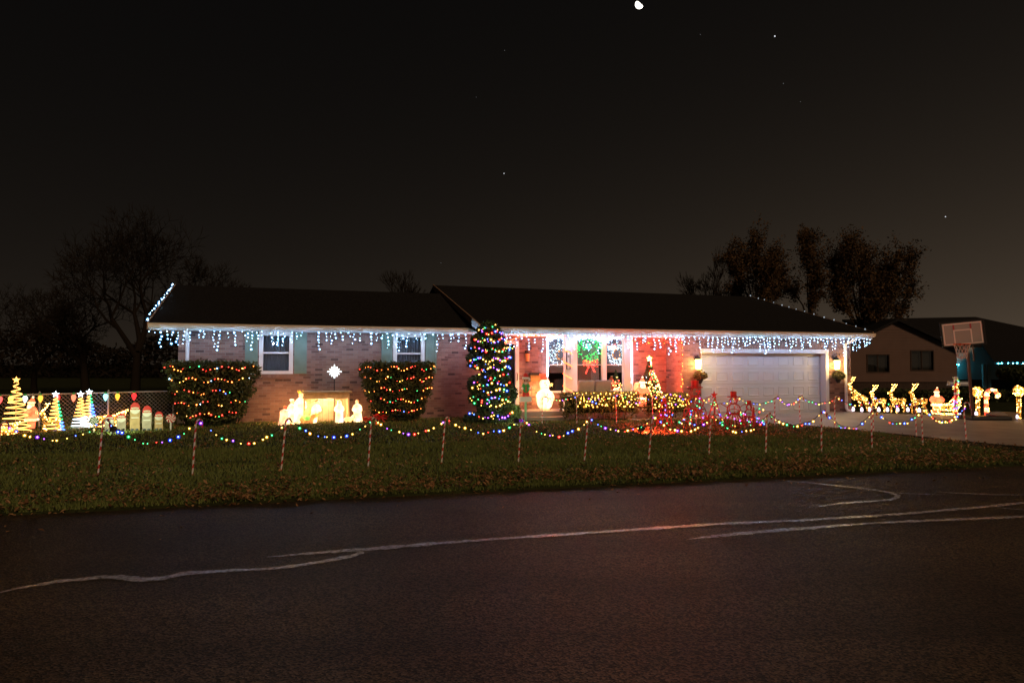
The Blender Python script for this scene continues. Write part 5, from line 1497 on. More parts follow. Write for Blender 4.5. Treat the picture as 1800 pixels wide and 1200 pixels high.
# chain-link fence
fx0=fx(-60); fx1=LX0-0.05; Lf=fx1-fx0
pc=W(fx0,0.05,0); t=thing("chain_link_fence","grey chain-link fence left of the house with red leaves behind","fence",(pc.x,pc.y,0.10),ROT)
def ftop(x): return 0.91+0.07*x/Lf
for i in range(4):
    x=Lf*i/3*0.985+0.02; m=MB(); m.tube([(x,0,-0.05),(x,0,ftop(x)+0.04)],0.024,7); m.lathe([(0.03,ftop(x)+0.03),(0.012,ftop(x)+0.07)],7,c=(x,0,0)); m.build("post",M_steel,t)
m=MB(); m.tube([(0,-0.02,ftop(0)),(Lf,-0.02,ftop(Lf))],0.019,7); m.build("top_rail",M_steel,t)
m=MB(); m.tube([(0,0,0.06),(Lf,0,0.08)],0.008,5); m.build("bottom_wire",M_steel,t)
m=MB(); st=0.10; n=int(Lf/st)
for i in range(-14,n+1):
    for sgn in (1,-1):
        xa=i*st if sgn==1 else i*st+0.9; xb=xa+sgn*0.9
        za,zb=0.05,ftop((xa+xb)/2)
        def clip(xa,za,xb,zb):
            if max(xa,xb)<0 or min(xa,xb)>Lf: return None
            def lim(X): u=(X-xa)/(xb-xa); return (X,za+(zb-za)*u)
            A=(xa,za); B=(xb,zb)
            if A[0]<0: A=lim(0)
            if B[0]<0: B=lim(0)
            if A[0]>Lf: A=lim(Lf)
            if B[0]>Lf: B=lim(Lf)
            return A,B
        c=clip(xa,za,xb,zb)
        if c: m.tube([(c[0][0],0.004*sgn,c[0][1]),(c[1][0],0.004*sgn,c[1][1])],0.0034,3,cap=False)
m.build("wire_mesh",M_steel,t,kind="stuff")
# big bulb ornaments on the fence
for (px,c,nm) in ((2,(1.0,0.10,0.08),"dim red at far left edge"),(21,(1.0,0.62,0.10),"yellow behind the tallest spiral tree"),(46,(0.75,1.0,0.75),"pale green-white left of the figure"),(73,(1.0,0.42,0.05),"orange right of the figure"),(103,(1.0,0.05,0.04),"red beside the small spiral tree"),(131,(1.0,0.20,0.10),"orange-red left of the close pair"),(187,(0.35,0.95,1.0),"cyan right of the close pair"),(208,(1.0,0.40,0.04),"orange between cyan and red"),(237,(1.0,0.03,0.03),"red above the tallest picket")):
    lx=fx(px,-0.02); zt_=0.10+ftop(lx-fx0)
    t=hthing("fence_bulb_ornament","big glowing bulb ornament on the fence, %s"%nm,"bulb ornament",lx,-0.04,zt_,"big bulbs along the fence")
    g_=glow("bigbulb_%d"%px,c,2.4); k=0.85
    m=MB(); m.lathe([(0.035*k,-0.03),(0.062*k,-0.06),(0.068*k,-0.10),(0.055*k,-0.14),(0.03*k,-0.185),(0.006,-0.215)],12); m.build("bulb",g_,t,smooth=True)
    m=MB(); m.lathe([(0.034*k,-0.03),(0.034*k,0.015),(0.014,0.03)],8); m.build("socket",M_green,t)

# ================================================================== candy-cane stakes and garlands
M_cw=mat("cane_white",(0.72,0.70,0.68),0.4); M_cr=mat("cane_red",(0.55,0.03,0.03),0.4)
def cane(px,pb,ptx,pt,hookdir,label,group,rr=0.075):
    p=G(px,pb); top=at(ptx,pt,p.y); H=top.z-p.z; lean=Vector((top.x-p.x,0,0))
    t=thing("candy_cane_stake",label,"cane stake",p,0,group)
    hd=Vector((math.cos(hookdir),math.sin(hookdir),0)); up=(Vector((lean.x,0,H))).normalized()
    pts=[]; n=26; S=H-rr
    for i in range(n+1): pts.append(up*(S*i/n-0.03*(i==0)))
    for i in range(1,11): 
        a=PI*i/10*1.0; pts.append(up*(S+rr*math.sin(a))+hd*(rr*(1-math.cos(a))))
    pts.append(pts[-1]-Vector((0,0,0.06)))
    m=MB(); m.tube(pts,0.0135,6,mf=lambda j,i: 1 if ((j*2+i)%9)<4 else 0); m.build("cane",[M_cw,M_cr],t)
    return p, p+up*(H-0.01)+hd*rr
front=[(-8,832,2,741),(172,837,181,737),(338,836,345,737),(494,828,503,735),(647,822,653,734),(776,815,783,733),(911,814,916,734),(1027,811,1034,733),(1140,809,1147,729),(1246,800,1250,727),(1346,797,1348,725),(1444,796,1444,720),(1533,789,1531,718),(1622,780,1620,717),(1699,775,1693,707)]
GF="cane stakes along the street side of lawn"; GB="cane stakes along walkway and driveway"
tops=[]
for i,(a,b_,c,d) in enumerate(front):
    hdir=math.radians(80-3*i) if i<9 else math.radians(max(5,48-8*(i-9)))
    lab="candy cane stake, %s from left in street-side row"%ORD[i] if i else "candy cane stake at the far left edge of photo, street-side row"
    tops.append(cane(a,b_,c,d,hdir,lab,GF,0.07 if i<9 else 0.085)[1])
back=[(953,745,953,697),(1014,745,1013,694),(1084,745,1082,693),(1148,746,1146,694),(1224,746,1222,695),(1292,747,1291,696),(1362,748,1362,696),(1407,747,1404,694),(1468,753,1467,696),(1536,759,1533,697),(1611,767,1608,701)]
btops=[]
for i,(a,b_,c,d) in enumerate(back):
    btops.append(cane(a,b_,c,d,math.radians(15+10*(i%2)),"candy cane stake, %s from left in walkway-side row"%ORD[i],GB,0.085)[1])
BM={}
for nm,l in (("yellow","Y"),("blue","B"),("green","G"),("purple","P"),("red","R")):
    for s_,r in (("big",0.024),("mid",0.018),("small",0.011)):
        m=MB(); m.lit((0,0,0),r,0); m.lathe([(r*0.55,r*0.8),(r*0.5,r*1.9)],6,m=2)
        me=bpy.data.meshes.new("bulb"); me.from_pydata(m.v,[],m.f); [me.materials.append(q) for q in CM(l)+[M_cord]]
        me.polygons.foreach_set("material_index",np.array(m.m,dtype=np.int32)); BM[(nm,s_)]=me
def garland(a,b_,sag,n,label,group,scale=1.0):
    t=thing("bulb_garland",label,"garland",a,0,group)
    d=b_-a
    sk=U(-0.18,0.18); sag=sag*U(0.72,1.02)
    def pos(u): return d*u-Vector((0,0,sag*4*u*(1-u)*(1+sk*(2*u-1))+0.012*math.sin(u*19+sk*40)*min(1,8*u*(1-u))))
    m=MB(); m.tube([pos(i/18) for i in range(19)],0.006,4); m.build("wire",M_cord,t)
    lamp("garland_lamp",t,pos(0.5)-Vector((0,0,0.06)),0.9*scale,(1.0,0.72,0.45),0.15)
    order=["yellow","blue","yellow","green","yellow","purple","yellow","red"]
    for i in range(n):
        nm=random.choice(order) if R()<0.55 else order[i%8]
        o=link("bulb",BM[(nm,random.choices(("big","mid","small"),weights=(4,3,4))[0])],t); q=pos((i+0.5+U(-0.34,0.34))/n); o.location=(q.x,q.y+U(-.02,.02),q.z-0.03+U(-0.01,0.012)); 
        o.scale=(scale,)*3; o.rotation_euler=(U(-.4,.4),U(-.4,.4),0)
sags=[0.34,0.38,0.36,0.33,0.30,0.30,0.34,0.30,0.32,0.38,0.34,0.36,0.38,0.42]
for i in range(len(tops)-1):
    garland(tops[i],tops[i+1],sags[i],14 if i<9 else 13,"multicolour bulb garland hung between %s and %s canes of street-side row"%(ORD[i],ORD[i+1]),"bulb garlands of the street-side canes")
for i in range(len(btops)-1):
    garland(btops[i],btops[i+1],0.22 if i>1 else 0.10,11,"multicolour bulb garland hung between %s and %s canes of walkway-side row"%(ORD[i],ORD[i+1]),"bulb garlands of the walkway-side canes",0.85)
garland(btops[-1],tops[-1],0.5,14,"multicolour bulb garland joining the last canes of both rows at right","bulb garlands of the walkway-side canes",0.9)

# ================================================================== wire figures tinted red as if floodlit
def ring(m,c,rx,rz,r=0.012,n=22,y=0,a0=0,a1=2*PI): m.tube([(c[0]+rx*math.cos(a0+(a1-a0)*i/n),y,c[1]+rz*math.sin(a0+(a1-a0)*i/n)) for i in range(n+1)],r,5)
def wire_snowman(px,pb,ptop,label):
    p=G(px,pb); sc=p.y/1200; H=(pb-ptop)*sc; t=thing("wire_snowman",label,"wire snowman",p,ROT,"red-lit wire snowmen by driveway")
    m=MB(); ring(m,(0,0.26*H),0.32*H*0.9,0.25*H,0.013); m.tube([(0.29*H*math.cos(a),0.29*H*math.sin(a),0.02) for a in np.linspace(0,2*PI,20)],0.011,5)
    for a in np.linspace(0,2*PI,9)[:-1]: m.tube([(0.34*H*math.cos(a),0.3*H*math.sin(a),0.0),(0.27*H*math.cos(a),0.24*H*math.sin(a),0.20*H),(0.12*H*math.cos(a),0.12*H*math.sin(a),0.36*H)],0.011,5)
    m.build("bottom_hoops",M_redlit_wire,t)
    m=MB(); ring(m,(0,0.50*H),0.22*H,0.16*H,0.013)
    for a in (0,PI/2): m.tube([(0.21*H*math.cos(a)*math.cos(b_),0.21*H*math.sin(a)*math.cos(b_)+0.0,0.50*H+0.155*H*math.sin(b_)) for b_ in np.linspace(0,2*PI,20)],0.010,5)
    m.tube([(0.2*H*math.cos(a),0.2*H*math.sin(a),0.37*H) for a in np.linspace(0,2*PI,20)],0.018,5)
    for sx in (-1,1): m.tube([(sx*0.18*H,0,0.54*H),(sx*0.42*H,0,0.66*H)],0.010,4)
    m.build("middle_hoops",M_redlit_wire,t)
    m=MB(); ring(m,(0,0.74*H),0.13*H,0.10*H,0.012); m.tube([(0,0.12*H*math.cos(b_),0.74*H+0.10*H*math.sin(b_)) for b_ in np.linspace(0,2*PI,18)],0.010,5); m.build("head_hoops",M_redlit_wire,t)
    m=MB(); m.tube([(0.17*H*math.cos(a),0.17*H*math.sin(a),0.85*H) for a in np.linspace(0,2*PI,20)],0.013,5); m.lathe([(0.085*H,0.85*H),(0.085*H,1.0*H)],12); m.build("hat",M_redlit_wire,t)
    m=MB()
    for sx in (-1,1): m.ico((sx*0.04*H,-0.12*H,0.77*H),0.022*H)
    m.ico((0,-0.13*H,0.72*H),0.02*H); m.build("features",M_red,t)
    bm=MB()
    for i in range(13):
        a=U(PI,2*PI); q=R(); r=(0.31 if q<0.6 else 0.2)*H; bm.lit((r*math.cos(a),r*math.sin(a)*0.9,U(0.03,0.6)*H),U(0.012,0.022),random.randrange(5))
    bm.build("bulbs",CM("YBGPR"),t,kind="stuff")
wire_snowman(1222,748,669,"largest red-lit wire snowman with top hat near the garage corner")
wire_snowman(1290,750,688,"mid-sized red-lit wire snowman before the garage door")
wire_snowman(1317,749,704,"smallest red-lit wire snowman before the garage door")
wire_snowman(1168,748,700,"faint red-lit wire snowman standing before the short hedge")
p=G(1256,749); sc=p.y/1200; H=58*sc; t=thing("wire_cone_tree","red-lit wire cone tree with star between the red-lit wire snowmen","wire tree",p,ROT)
m=MB()
for a in np.linspace(0,2*PI,7)[:-1]: m.tube([(0.3*H*math.cos(a),0.3*H*math.sin(a),0),(0.02,0,H*0.88)],0.012,5)
for u in (0.03,0.35,0.62): m.tube([(0.3*H*(1-u/0.9)*math.cos(a),0.3*H*(1-u/0.9)*math.sin(a),u*H) for a in np.linspace(0,2*PI,20)],0.010,5)
m.build("frame",M_redlit_wire,t); m=MB(); star_mesh(m,(0,0,H*0.94),0.14*H,0.055*H,0.03); m.build("star",M_red,t)
bm=MB()
for i in range(16):
    u=R(); a=U(PI,2*PI); bm.lit((0.31*H*(1-u)*math.cos(a),0.31*H*(1-u)*math.sin(a),u*H*0.85),U(0.012,0.022),random.randrange(5))
bm.build("bulbs",CM("YBGPR"),t,kind="stuff")
p=G(1325,751); t=thing("redlit_stake_post","thin dark red-lit post on lawn beside the smallest wire snowman","post",p,ROT); m=MB(); m.box(-0.02,0.02,-0.02,0.02,0,0.52); m.build("shaft",M_redlit_wire,t); m=MB(); m.lathe([(0.028,0.52),(0.004,0.56)],4); m.build("cap",M_redlit_wire,t)
# heap of coloured bulbs on the ground there
for (px,lab,seed_) in ((1208,"tangle of coloured bulbs on grass left of the largest wire snowman",1),(1336,"tangle of coloured bulbs on grass right of the red-lit post",2)):
    p=G(px,748); t=thing("bulb_tangle",lab,"light string",p,ROT); bm=MB(); w=MB(); pv=None
    for i in range(16):
        q=(U(-0.22,0.22),U(-0.15,0.15),0.02+abs(random.gauss(0,0.2))); bm.lit(q,U(0.016,0.032),random.choices(range(5),weights=(2,4,4,1,1))[0])
        if pv: w.tube([pv,q],0.004,3)
        pv=q
    bm.build("bulbs",CM("YBGPR"),t,kind="stuff"); w.build("wire",M_cord,t)

# ================================================================== right yard
def gy(px,py): return G(px,py)
GD="lit reindeer team beside driveway"
dl=[(1512,724,659,'rear',"leaping lit wire reindeer nearest the house corner, front legs raised"),(1545,724,671,'walk',"lit wire reindeer, second from the house corner"),(1579,725,669,'walk',"lit wire reindeer, third from the house corner"),(1616,726,668,'walk',"lit wire reindeer nearest the red-suited figure at right")]
for (px,pb,pt,pose,lab) in dl:
    p=gy(px,pb); h=(pb-pt)*p.y/1200; deer(p,0.10,h*(0.90 if pose!='rear' else 0.82),lab,pose,GD,True,1.0,190)
p=gy(1647,727); suited("lit_bearded_figure","glowing bearded figure in red suit seated behind the reindeer at right",p,-0.3,44*p.y/1200/1.0,sack=False)
p=gy(1666,728); lit_sleigh(p,0.1,44*p.y/1200,28*p.y/1200,"warm lit wire sleigh beside the red-suited figure at right",[L_WW,L_WWD])
# mailbox post wrapped in lights
p=gy(1681,731); t=thing("mailbox_post","striped post wrapped in coloured lights carrying two grey mailboxes","mailbox",p,-0.15); sc=p.y/1200
m=MB(); H=66*sc; m.tube([(0,0,H*i/16) for i in range(17)],0.055,8,mf=lambda j,i: 1 if ((j*2+i)%6)<3 else 0); m.build("post",[M_cw,M_cr],t)
m=MB(); m.ell((0,0,H+0.02),0.085,0.085,0.04); m.build("post_cap",M_white,t)
def mbx(x0,x1,y0,y1): 
    m=MB(); n=8; w=(y1-y0)/2; zc=H-0.17
    prof=[(y0,H-0.24),(y0,zc)]+[((y0+y1)/2-w*math.cos(PI*i/n),zc+w*math.sin(PI*i/n)*0.8) for i in range(1,n)]+[(y1,zc),(y1,H-0.24)]
    k=len(prof)
    for X in (x0,x1): m.v+=[(X,q[0],q[1]) for q in prof]
    for i in range(k): j=(i+1)%k; m.f.append((i,k+i,k+j,j)); m.m.append(0)
    m.f+=[tuple(range(k)),tuple(range(k,2*k))[::-1]]; m.m+=[0,0]
    return m.build("mailbox_box",mat("mailbox_grey",(0.30,0.33,0.38),0.4,metal=0.3),t)
mbx(0.08,0.36,-0.1,0.1); mbx(-0.22,-0.08,-0.1,0.1)
bm=MB()
for i in range(80):
    a=U(0,2*PI); bm.lit((0.085*math.cos(a),0.085*math.sin(a),U(0.02,1)*H),U(0.016,0.03),random.choices(range(5),weights=(4,2,2,3,1))[0])
bm.build("bulbs",CM("YGBRP"),t,kind="stuff")
# lit lollipops
def lit_lolly(px,pb,pc,rpx,label):
    p=gy(px,pb); sc=p.y/1200; t=thing("lit_lollipop",label,"lit lollipop",p,0,"lit lollipops by the driveway"); zc=(pb-pc)*sc; r=rpx*sc
    m=MB(); 
    for x in (-0.055,0.055): m.tube([(x,0,0),(x,0,zc-r*0.8)],0.012,4)
    m.build("stick_frame",M_gold,t)
    m=MB(); sp=[]
    for i in range(91): a=2*PI*3.5*i/90; q=r*(0.1+0.9*i/90); sp.append((q*math.cos(a),0,zc+q*math.sin(a)))
    m.tube(sp,0.012,4); m.build("spiral_frame",M_gold,t)
    bm=MB()
    for i in range(150): u=R()*0.98; k_=int(u*90); q=sp[k_]; bm.ico((q[0]+U(-.015,.015),U(-.05,.03),q[2]+U(-.015,.015)),U(0.012,0.02),0 if R()<0.3 else 1)
    n=int((zc-r)/0.05)
    for i in range(n):
        for x in (-0.055,0,0.055): bm.ico((x+U(-.01,.01),-0.01,(zc-r)*(i+U(-.3,.3))/n),U(0.012,0.018),0 if R()<0.4 else 1)
    bm.build("bulbs",[L_WW,L_WWD],t,kind="stuff")
lit_lolly(1719,731,690,10.5,"round golden lit lollipop behind the basketball base")
lit_lolly(1791,735,688,10.5,"round golden lit lollipop at the right edge of photo")
p=gy(1737,731); sc=p.y/1200; t=thing("lit_candy_cane","large lit red and white candy cane between the golden lollipops","lit cane",p,0)
H=36*sc; r=10*sc
path=[Vector((-0.06,0,H*i/10)) for i in range(11)]+[Vector((-0.06+r-r*math.cos(a),0,H+r*math.sin(a))) for a in np.linspace(0.2,PI*1.15,10)]
m=MB(); m.tube(path,0.055,7,mf=lambda j,i: 1 if (j%4)<2 else 0); m.build("cane_tube",[plastic_glow("lit_cane_white",(0.8,0.6,0.4),(1.0,0.55,0.25),1.6),plastic_glow("lit_cane_red",(0.7,0.05,0.03),(1.0,0.10,0.04),1.6)],t)
bm=MB()
for i in range(90): k_=random.randrange(len(path)-1); q=path[k_].lerp(path[k_+1],R()); bm.ico(q+Vector((U(-.06,.06),-0.05,U(-.03,.03))),U(0.013,0.022),0 if (k_%4)>=2 else 1)
bm.build("bulbs",[L_WW2,L_ROPE],t,kind="stuff")
# white path bulbs
PB=glow("path_bulb_glow",(1.0,0.82,0.95),2.2)
for i,(px,py) in enumerate(((1500,722),(1515,723),(1529,723),(1545,723),(1560,723),(1578,723),(1596,723),(1616,724),(1716,731),(1787,736))):
    p=gy(px,py+3); t=thing("path_bulb_light","white oval bulb light on stake, %s from left along far driveway edge"%ORD[i],"path light",p,0,"white path bulbs along driveway")
    m=MB(); m.tube([(0,0,0),(0,0,0.06)],0.012,6); m.build("stake",M_black,t)
    m=MB(); m.lathe([(0.03,0.055),(0.05,0.09),(0.048,0.14),(0.028,0.19),(0.004,0.215)],10); m.build("bulb",PB,t,smooth=True)

# basketball hoop
p=gy(1712,738); t=thing("basketball_hoop","portable basketball hoop with clear backboard on driveway edge","basketball hoop",p,0)
sc=p.y/1200
pa=p; 
m=MB(); m.box(-0.30,0.95,-0.34,0.34,-0.0,0.13); o=m.build("base",M_black,t); bv=o.modifiers.new("bevel",'BEVEL'); bv.width=0.05; bv.segments=2
m=MB(); m.ell((0.72,0,0.17),0.33,0.24,0.09); o=m.build("sandbag",mat("sandbag_cloth",(0.32,0.27,0.23),0.9),t,smooth=True)
m=MB(); m.box(0.85,1.2,-0.2,0.18,0.0,0.24); m.build("ballast_block",mat("ballast_grey",(0.22,0.17,0.12),0.9),t)
zb=at(1700,606,p.y).z-p.z; zt2=at(1700,567,p.y).z-p.z
m=MB(); m.tube([(-0.02,0,0.08),(-0.10,0,1.2),(-0.16,0,zb+0.1)],0.045,8); m.tube([(0.06,0.02,zb-0.5),(0.02,0.02,zb+0.02)],0.02,6); m.build("pole",mat("pole_paint",(0.10,0.06,0.05),0.4),t)
M=Matrix.Translation((-0.42,-0.25,zb))@Matrix.Rotation(math.radians(-20),4,'Z')@Matrix.Rotation(math.radians(-5),4,'Y')
BW=0.53; BHt=zt2-zb
m=MB(); m.box(-BW,BW,-0.012,0.012,0,BHt,M=M)
o=m.build("backboard",mat("acrylic_board",(0.40,0.37,0.36),0.25,spec=0.6),t)
m=MB()
for (a,b_,c,d) in ((-BW,BW,-0.045,0.0),(-BW,BW,BHt,BHt+0.045),(-BW-0.04,-BW,-0.045,BHt+0.045),(BW,BW+0.06,-0.045,BHt+0.045)): m.box(a,b_,-0.03,0.03,c,d,M=M)
m.build("board_frame",M_dark,t)
m=MB(); ln=0.035
def brd(a,b_,c,d): m.box(a,b_,-0.017,-0.0125,c,d,M=M)
brd(-BW+0.02,BW-0.02,BHt-ln-0.02,BHt-0.02); brd(-BW+0.02,BW-0.02,0.02,0.02+ln*0.8); brd(-BW+0.02,-BW+0.02+ln,0.056,BHt-0.056); brd(BW-0.02-ln,BW-0.02,0.056,BHt-0.056)
brd(-0.24,0.24,0.43,0.43+ln); brd(-0.24,-0.24+ln,0.056,0.43); brd(0.24-ln,0.24,0.056,0.43)
m.build("board_lines",mat("board_line_paint",(0.85,0.72,0.68),0.5),t)
m=MB()
for x in (-0.24,0.24-ln): m.box(x,x+ln*1.1,-0.0172,-0.0126,0.47,BHt-0.06,M=M)
m.build("red_board_bars",mat("board_red",(0.45,0.07,0.09),0.5),t)
rc=M@Vector((-0.12,-0.30,0.02)); rr_=0.22
m=MB(); m.tube([(rc.x+rr_*math.cos(a),rc.y+rr_*math.sin(a),rc.z) for a in np.linspace(0,2*PI,25)],0.014,6); m.tube([tuple(M@Vector((-0.12,-0.02,0.02))),tuple(M@Vector((-0.12,-0.09,0.02)))],0.035,6); m.build("rim",mat("rim_orange",(0.65,0.10,0.04),0.4),t)
m=MB()
for i in range(12):
    for sg in (1,-1):
        P_=[]
        for k_ in range(6):
            u=k_/5; a=2*PI*i/12+sg*u*PI/3.0; r_=rr_*(1-0.48*u**0.8); P_.append((rc.x+r_*math.cos(a),rc.y+r_*math.sin(a),rc.z-0.44*u))
        m.tube(P_,0.0065,3)
m.build("net",mat("net_cord",(0.62,0.52,0.44),0.8),t)

# ================================================================== neighbour house
YN=40.0
def an(px,py,Y=YN): return at(px,py,Y)
nh=thing("neighbour_house","tan sided neighbour house with dark gable roof behind the reindeer","house",(an(1575,640).x,YN,0.2),0)
ox=nh.location.x
def nx(px): return an(px,640).x-ox
def nz(py): return an(1575,py).z-0.2
GL,GR,GP=nx(1466),nx(1682),nx(1575)
wins=[(nx(1602),nx(1640),nz(650),nz(617)),(nx(1525),nx(1562),nz(653),nz(624))]
m=MB()
for (a,b_,c,d) in subtract(GL,GR,nz(671),nz(612),wins): m.box(a,b_,0,0.2,c,d)
m.prism([(GL,nz(612)),(GR,nz(612)),(GP,nz(563))],0.0,0.2)
m.box(GR-0.2,GR,0.2,8,nz(671),nz(612)); nw=m.build("wall",M_siding,nh)
sd=MB(); z=nz(671)
while z<nz(570):
    xa,xb=GL,GR
    if z>nz(612):
        u=(z-nz(612))/(nz(563)-nz(612)); xa=GL+(GP-GL)*u+0.1; xb=GR-(GR-GP)*u-0.1
    segs=[(xa,xb)]
    for w_ in wins:
        if w_[2]-0.02<z<w_[3]:
            ns=[]
            for a,b_ in segs:
                if w_[0]>a and w_[1]<b_: ns+=[(a,w_[0]-0.06),(w_[1]+0.06,b_)]
                else: ns.append((a,b_))
            segs=ns
    for a,b_ in segs: sd.box(a,b_,-0.02,-0.001,z,z+0.012)
    z+=0.16
sd.build("siding_laps",M_siding,nw,kind="stuff")
for w_ in wins:
    m=MB(); fw=0.06; m.box(w_[0]-fw,w_[0],-0.03,0.1,w_[2]-fw,w_[3]+fw); m.box(w_[1],w_[1]+fw,-0.03,0.1,w_[2]-fw,w_[3]+fw); m.box(w_[0],w_[1],-0.03,0.1,w_[3],w_[3]+fw); m.box(w_[0],w_[1],-0.03,0.1,w_[2]-fw,w_[2])
    w=m.build("window",M_nbrick,nh); m=MB(); m.box(w_[0],w_[1],0.06,0.07,w_[2],w_[3]); m.build("pane",M_glass,w)
    m=MB(); xm=(w_[0]+w_[1])/2; m.box(xm-0.025,xm+0.025,0.02,0.059,w_[2],w_[3]); m.build("mullion",M_nbrick,w)
    m=MB(); m.box(w_[0],w_[1],0.19,0.2,w_[2],w_[3]); m.build("blind",mat("dark_blind",(0.045,0.035,0.028),0.9),w)
m=MB(); m.box(GL,GR,0.06,0.26,-0.3,nz(671)-0.001); m.box(GR,nx(1800)+6,2.1,2.3,-0.3,nz(668)); m.build("base_wall",M_nbrick,nh)
# gable roof running away, ridge to the right-back
m=MB(); e=0.35
pk=(GP,-e,nz(560)); L_=(GL-0.6,-e,nz(622)); R_=(GR+0.35,-e,nz(615)); back_=14
for (A,B) in ((L_,pk),(pk,R_)):
    P=[A,B,(B[0],back_,B[2]),(A[0],back_,A[2])]; Q=[(q[0],q[1],q[2]-0.15) for q in P]
    b0=len(m.v); m.v+=P+Q
    for q in ((0,1,2,3),(7,6,5,4),(0,4,5,1),(1,5,6,2),(2,6,7,3),(3,7,4,0)): m.f.append(tuple(b0+i for i in q)); m.m.append(0)
m.build("roof",M_roof,nh)
# wing to the right: long roof, pale recessed wall, teal lights, low porch roof
m=MB()
P=[(nx(1640),3.0,nz(612)),(nx(1800)+9,3.0,nz(612)),(nx(1770)+4,8.5,nz(566)+0.9),(GP+1,8.5,nz(561)+0.55)]
Q=[(q[0],q[1],q[2]-0.15) for q in P]; m.v+=P+Q
for q in ((0,1,2,3),(7,6,5,4),(0,4,5,1),(1,5,6,2),(2,6,7,3),(3,7,4,0)): m.f.append(q); m.m.append(0)
m.build("roof",M_roof,nh)
dwin=(nx(1688)+0.1,nx(1697)+0.15,nz(648),nz(614))
m=MB()
for (a,b_,c,d) in subtract(GR,nx(1800)+8,nz(668),nz(609),[dwin]): m.box(a,b_,2.0,2.2,c,d)
pw=m.build("wall",M_siding2,nh); pw["label"]="pale recessed wall lit teal by the string lights"
m=MB(); m.box(dwin[0],dwin[1],2.1,2.12,dwin[2],dwin[3]); w=m.build("window",mat("dark_pane",(0.02,0.02,0.02),0.1),nh)
sd=MB(); z=nz(668)
while z<nz(612):
    for (a,b_) in ((GR,dwin[0]),(dwin[1],nx(1800)+8)): sd.box(a,b_,1.98,1.999,z,z+0.012)
    z+=0.16
sd.build("siding_laps",M_siding2,pw,kind="stuff")
m=MB()
P=[(nx(1716),-1.5,nz(637)+0.02),(nx(1800)+8,-1.5,nz(637)+0.02),(nx(1800)+8,1.95,nz(600)),(nx(1765),1.95,nz(600))]
Q=[(q[0],q[1],q[2]-0.14) for q in P]; m.v+=P+Q
for q in ((0,1,2,3),(7,6,5,4),(0,4,5,1),(1,5,6,2),(2,6,7,3),(3,7,4,0)): m.f.append(q); m.m.append(0)
m.build("porch_roof",M_roof,nh)
for i,px in enumerate((1756,1764)):
    m=MB(); m.box(nx(px)-0.09,nx(px)+0.09,1.2,1.35,nz(690),nz(640)); m.build("porch_curtain",M_siding2,nh)
pz=an(1716,636,YN-1.6)
string_line("teal_light_string","teal light string along the low porch eave of neighbour house","light string",[Vector((ox+nx(1714),YN-1.62,0.2+nz(637)-0.05)),Vector((ox+nx(1800)+7,YN-1.62,0.2+nz(637)-0.02))],34,[L_TEAL],0.04,M_cord,jit=0.01)
tl=string_line("teal_light_string","short teal light string across the pale recessed wall of neighbour house","light string",[Vector((ox+GR+0.3,YN+1.9,0.2+nz(637))),Vector((ox+nx(1716),YN+1.5,0.2+nz(641)))],8,[L_TEAL],0.05,M_cord)
# neighbour bush
p=at(1790,690,33); p.z=0.15; 
t=thing("round_dark_shrub","round dark clipped shrub in front of the neighbour porch at right","shrub",p,0)
v=rng.normal(size=(2600,3)); v/=np.linalg.norm(v,axis=1)[:,None]; v*=rng.uniform(0.85,1.05,2600)[:,None]
cz=at(1790,657,33).z-0.15
np_mesh("foliage",leaf_cloud(None,np.stack([v[:,0]*0.85,v[:,1]*0.8,cz+v[:,2]*0.42],1),0.07),4,M_leaf_shrub,t,kind="stuff")
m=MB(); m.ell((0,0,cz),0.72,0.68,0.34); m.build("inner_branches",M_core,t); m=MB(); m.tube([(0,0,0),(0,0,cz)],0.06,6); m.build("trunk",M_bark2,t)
# low dark hedge line in front of the neighbour house
c=at(1640,700,31); t=thing("dark_hedge","low dark hedge behind the reindeer in front of neighbour house","hedge",(c.x,31,0.1),0)
n=6000; P=np.stack([rng.uniform(-6.5,7,n),rng.uniform(-0.5,0.5,n),rng.random(n)**0.8*0.55],1); P[:,2]*=0.75+0.5*vnoise(P[:,0]*1.1,P[:,1],4)
np_mesh("foliage",leaf_cloud(None,P,0.07),4,M_leaf_shrub,t,kind="stuff"); m=MB(); m.box(-6.4,6.9,-0.35,0.35,0,0.4); m.build("inner_branches",M_core,t)

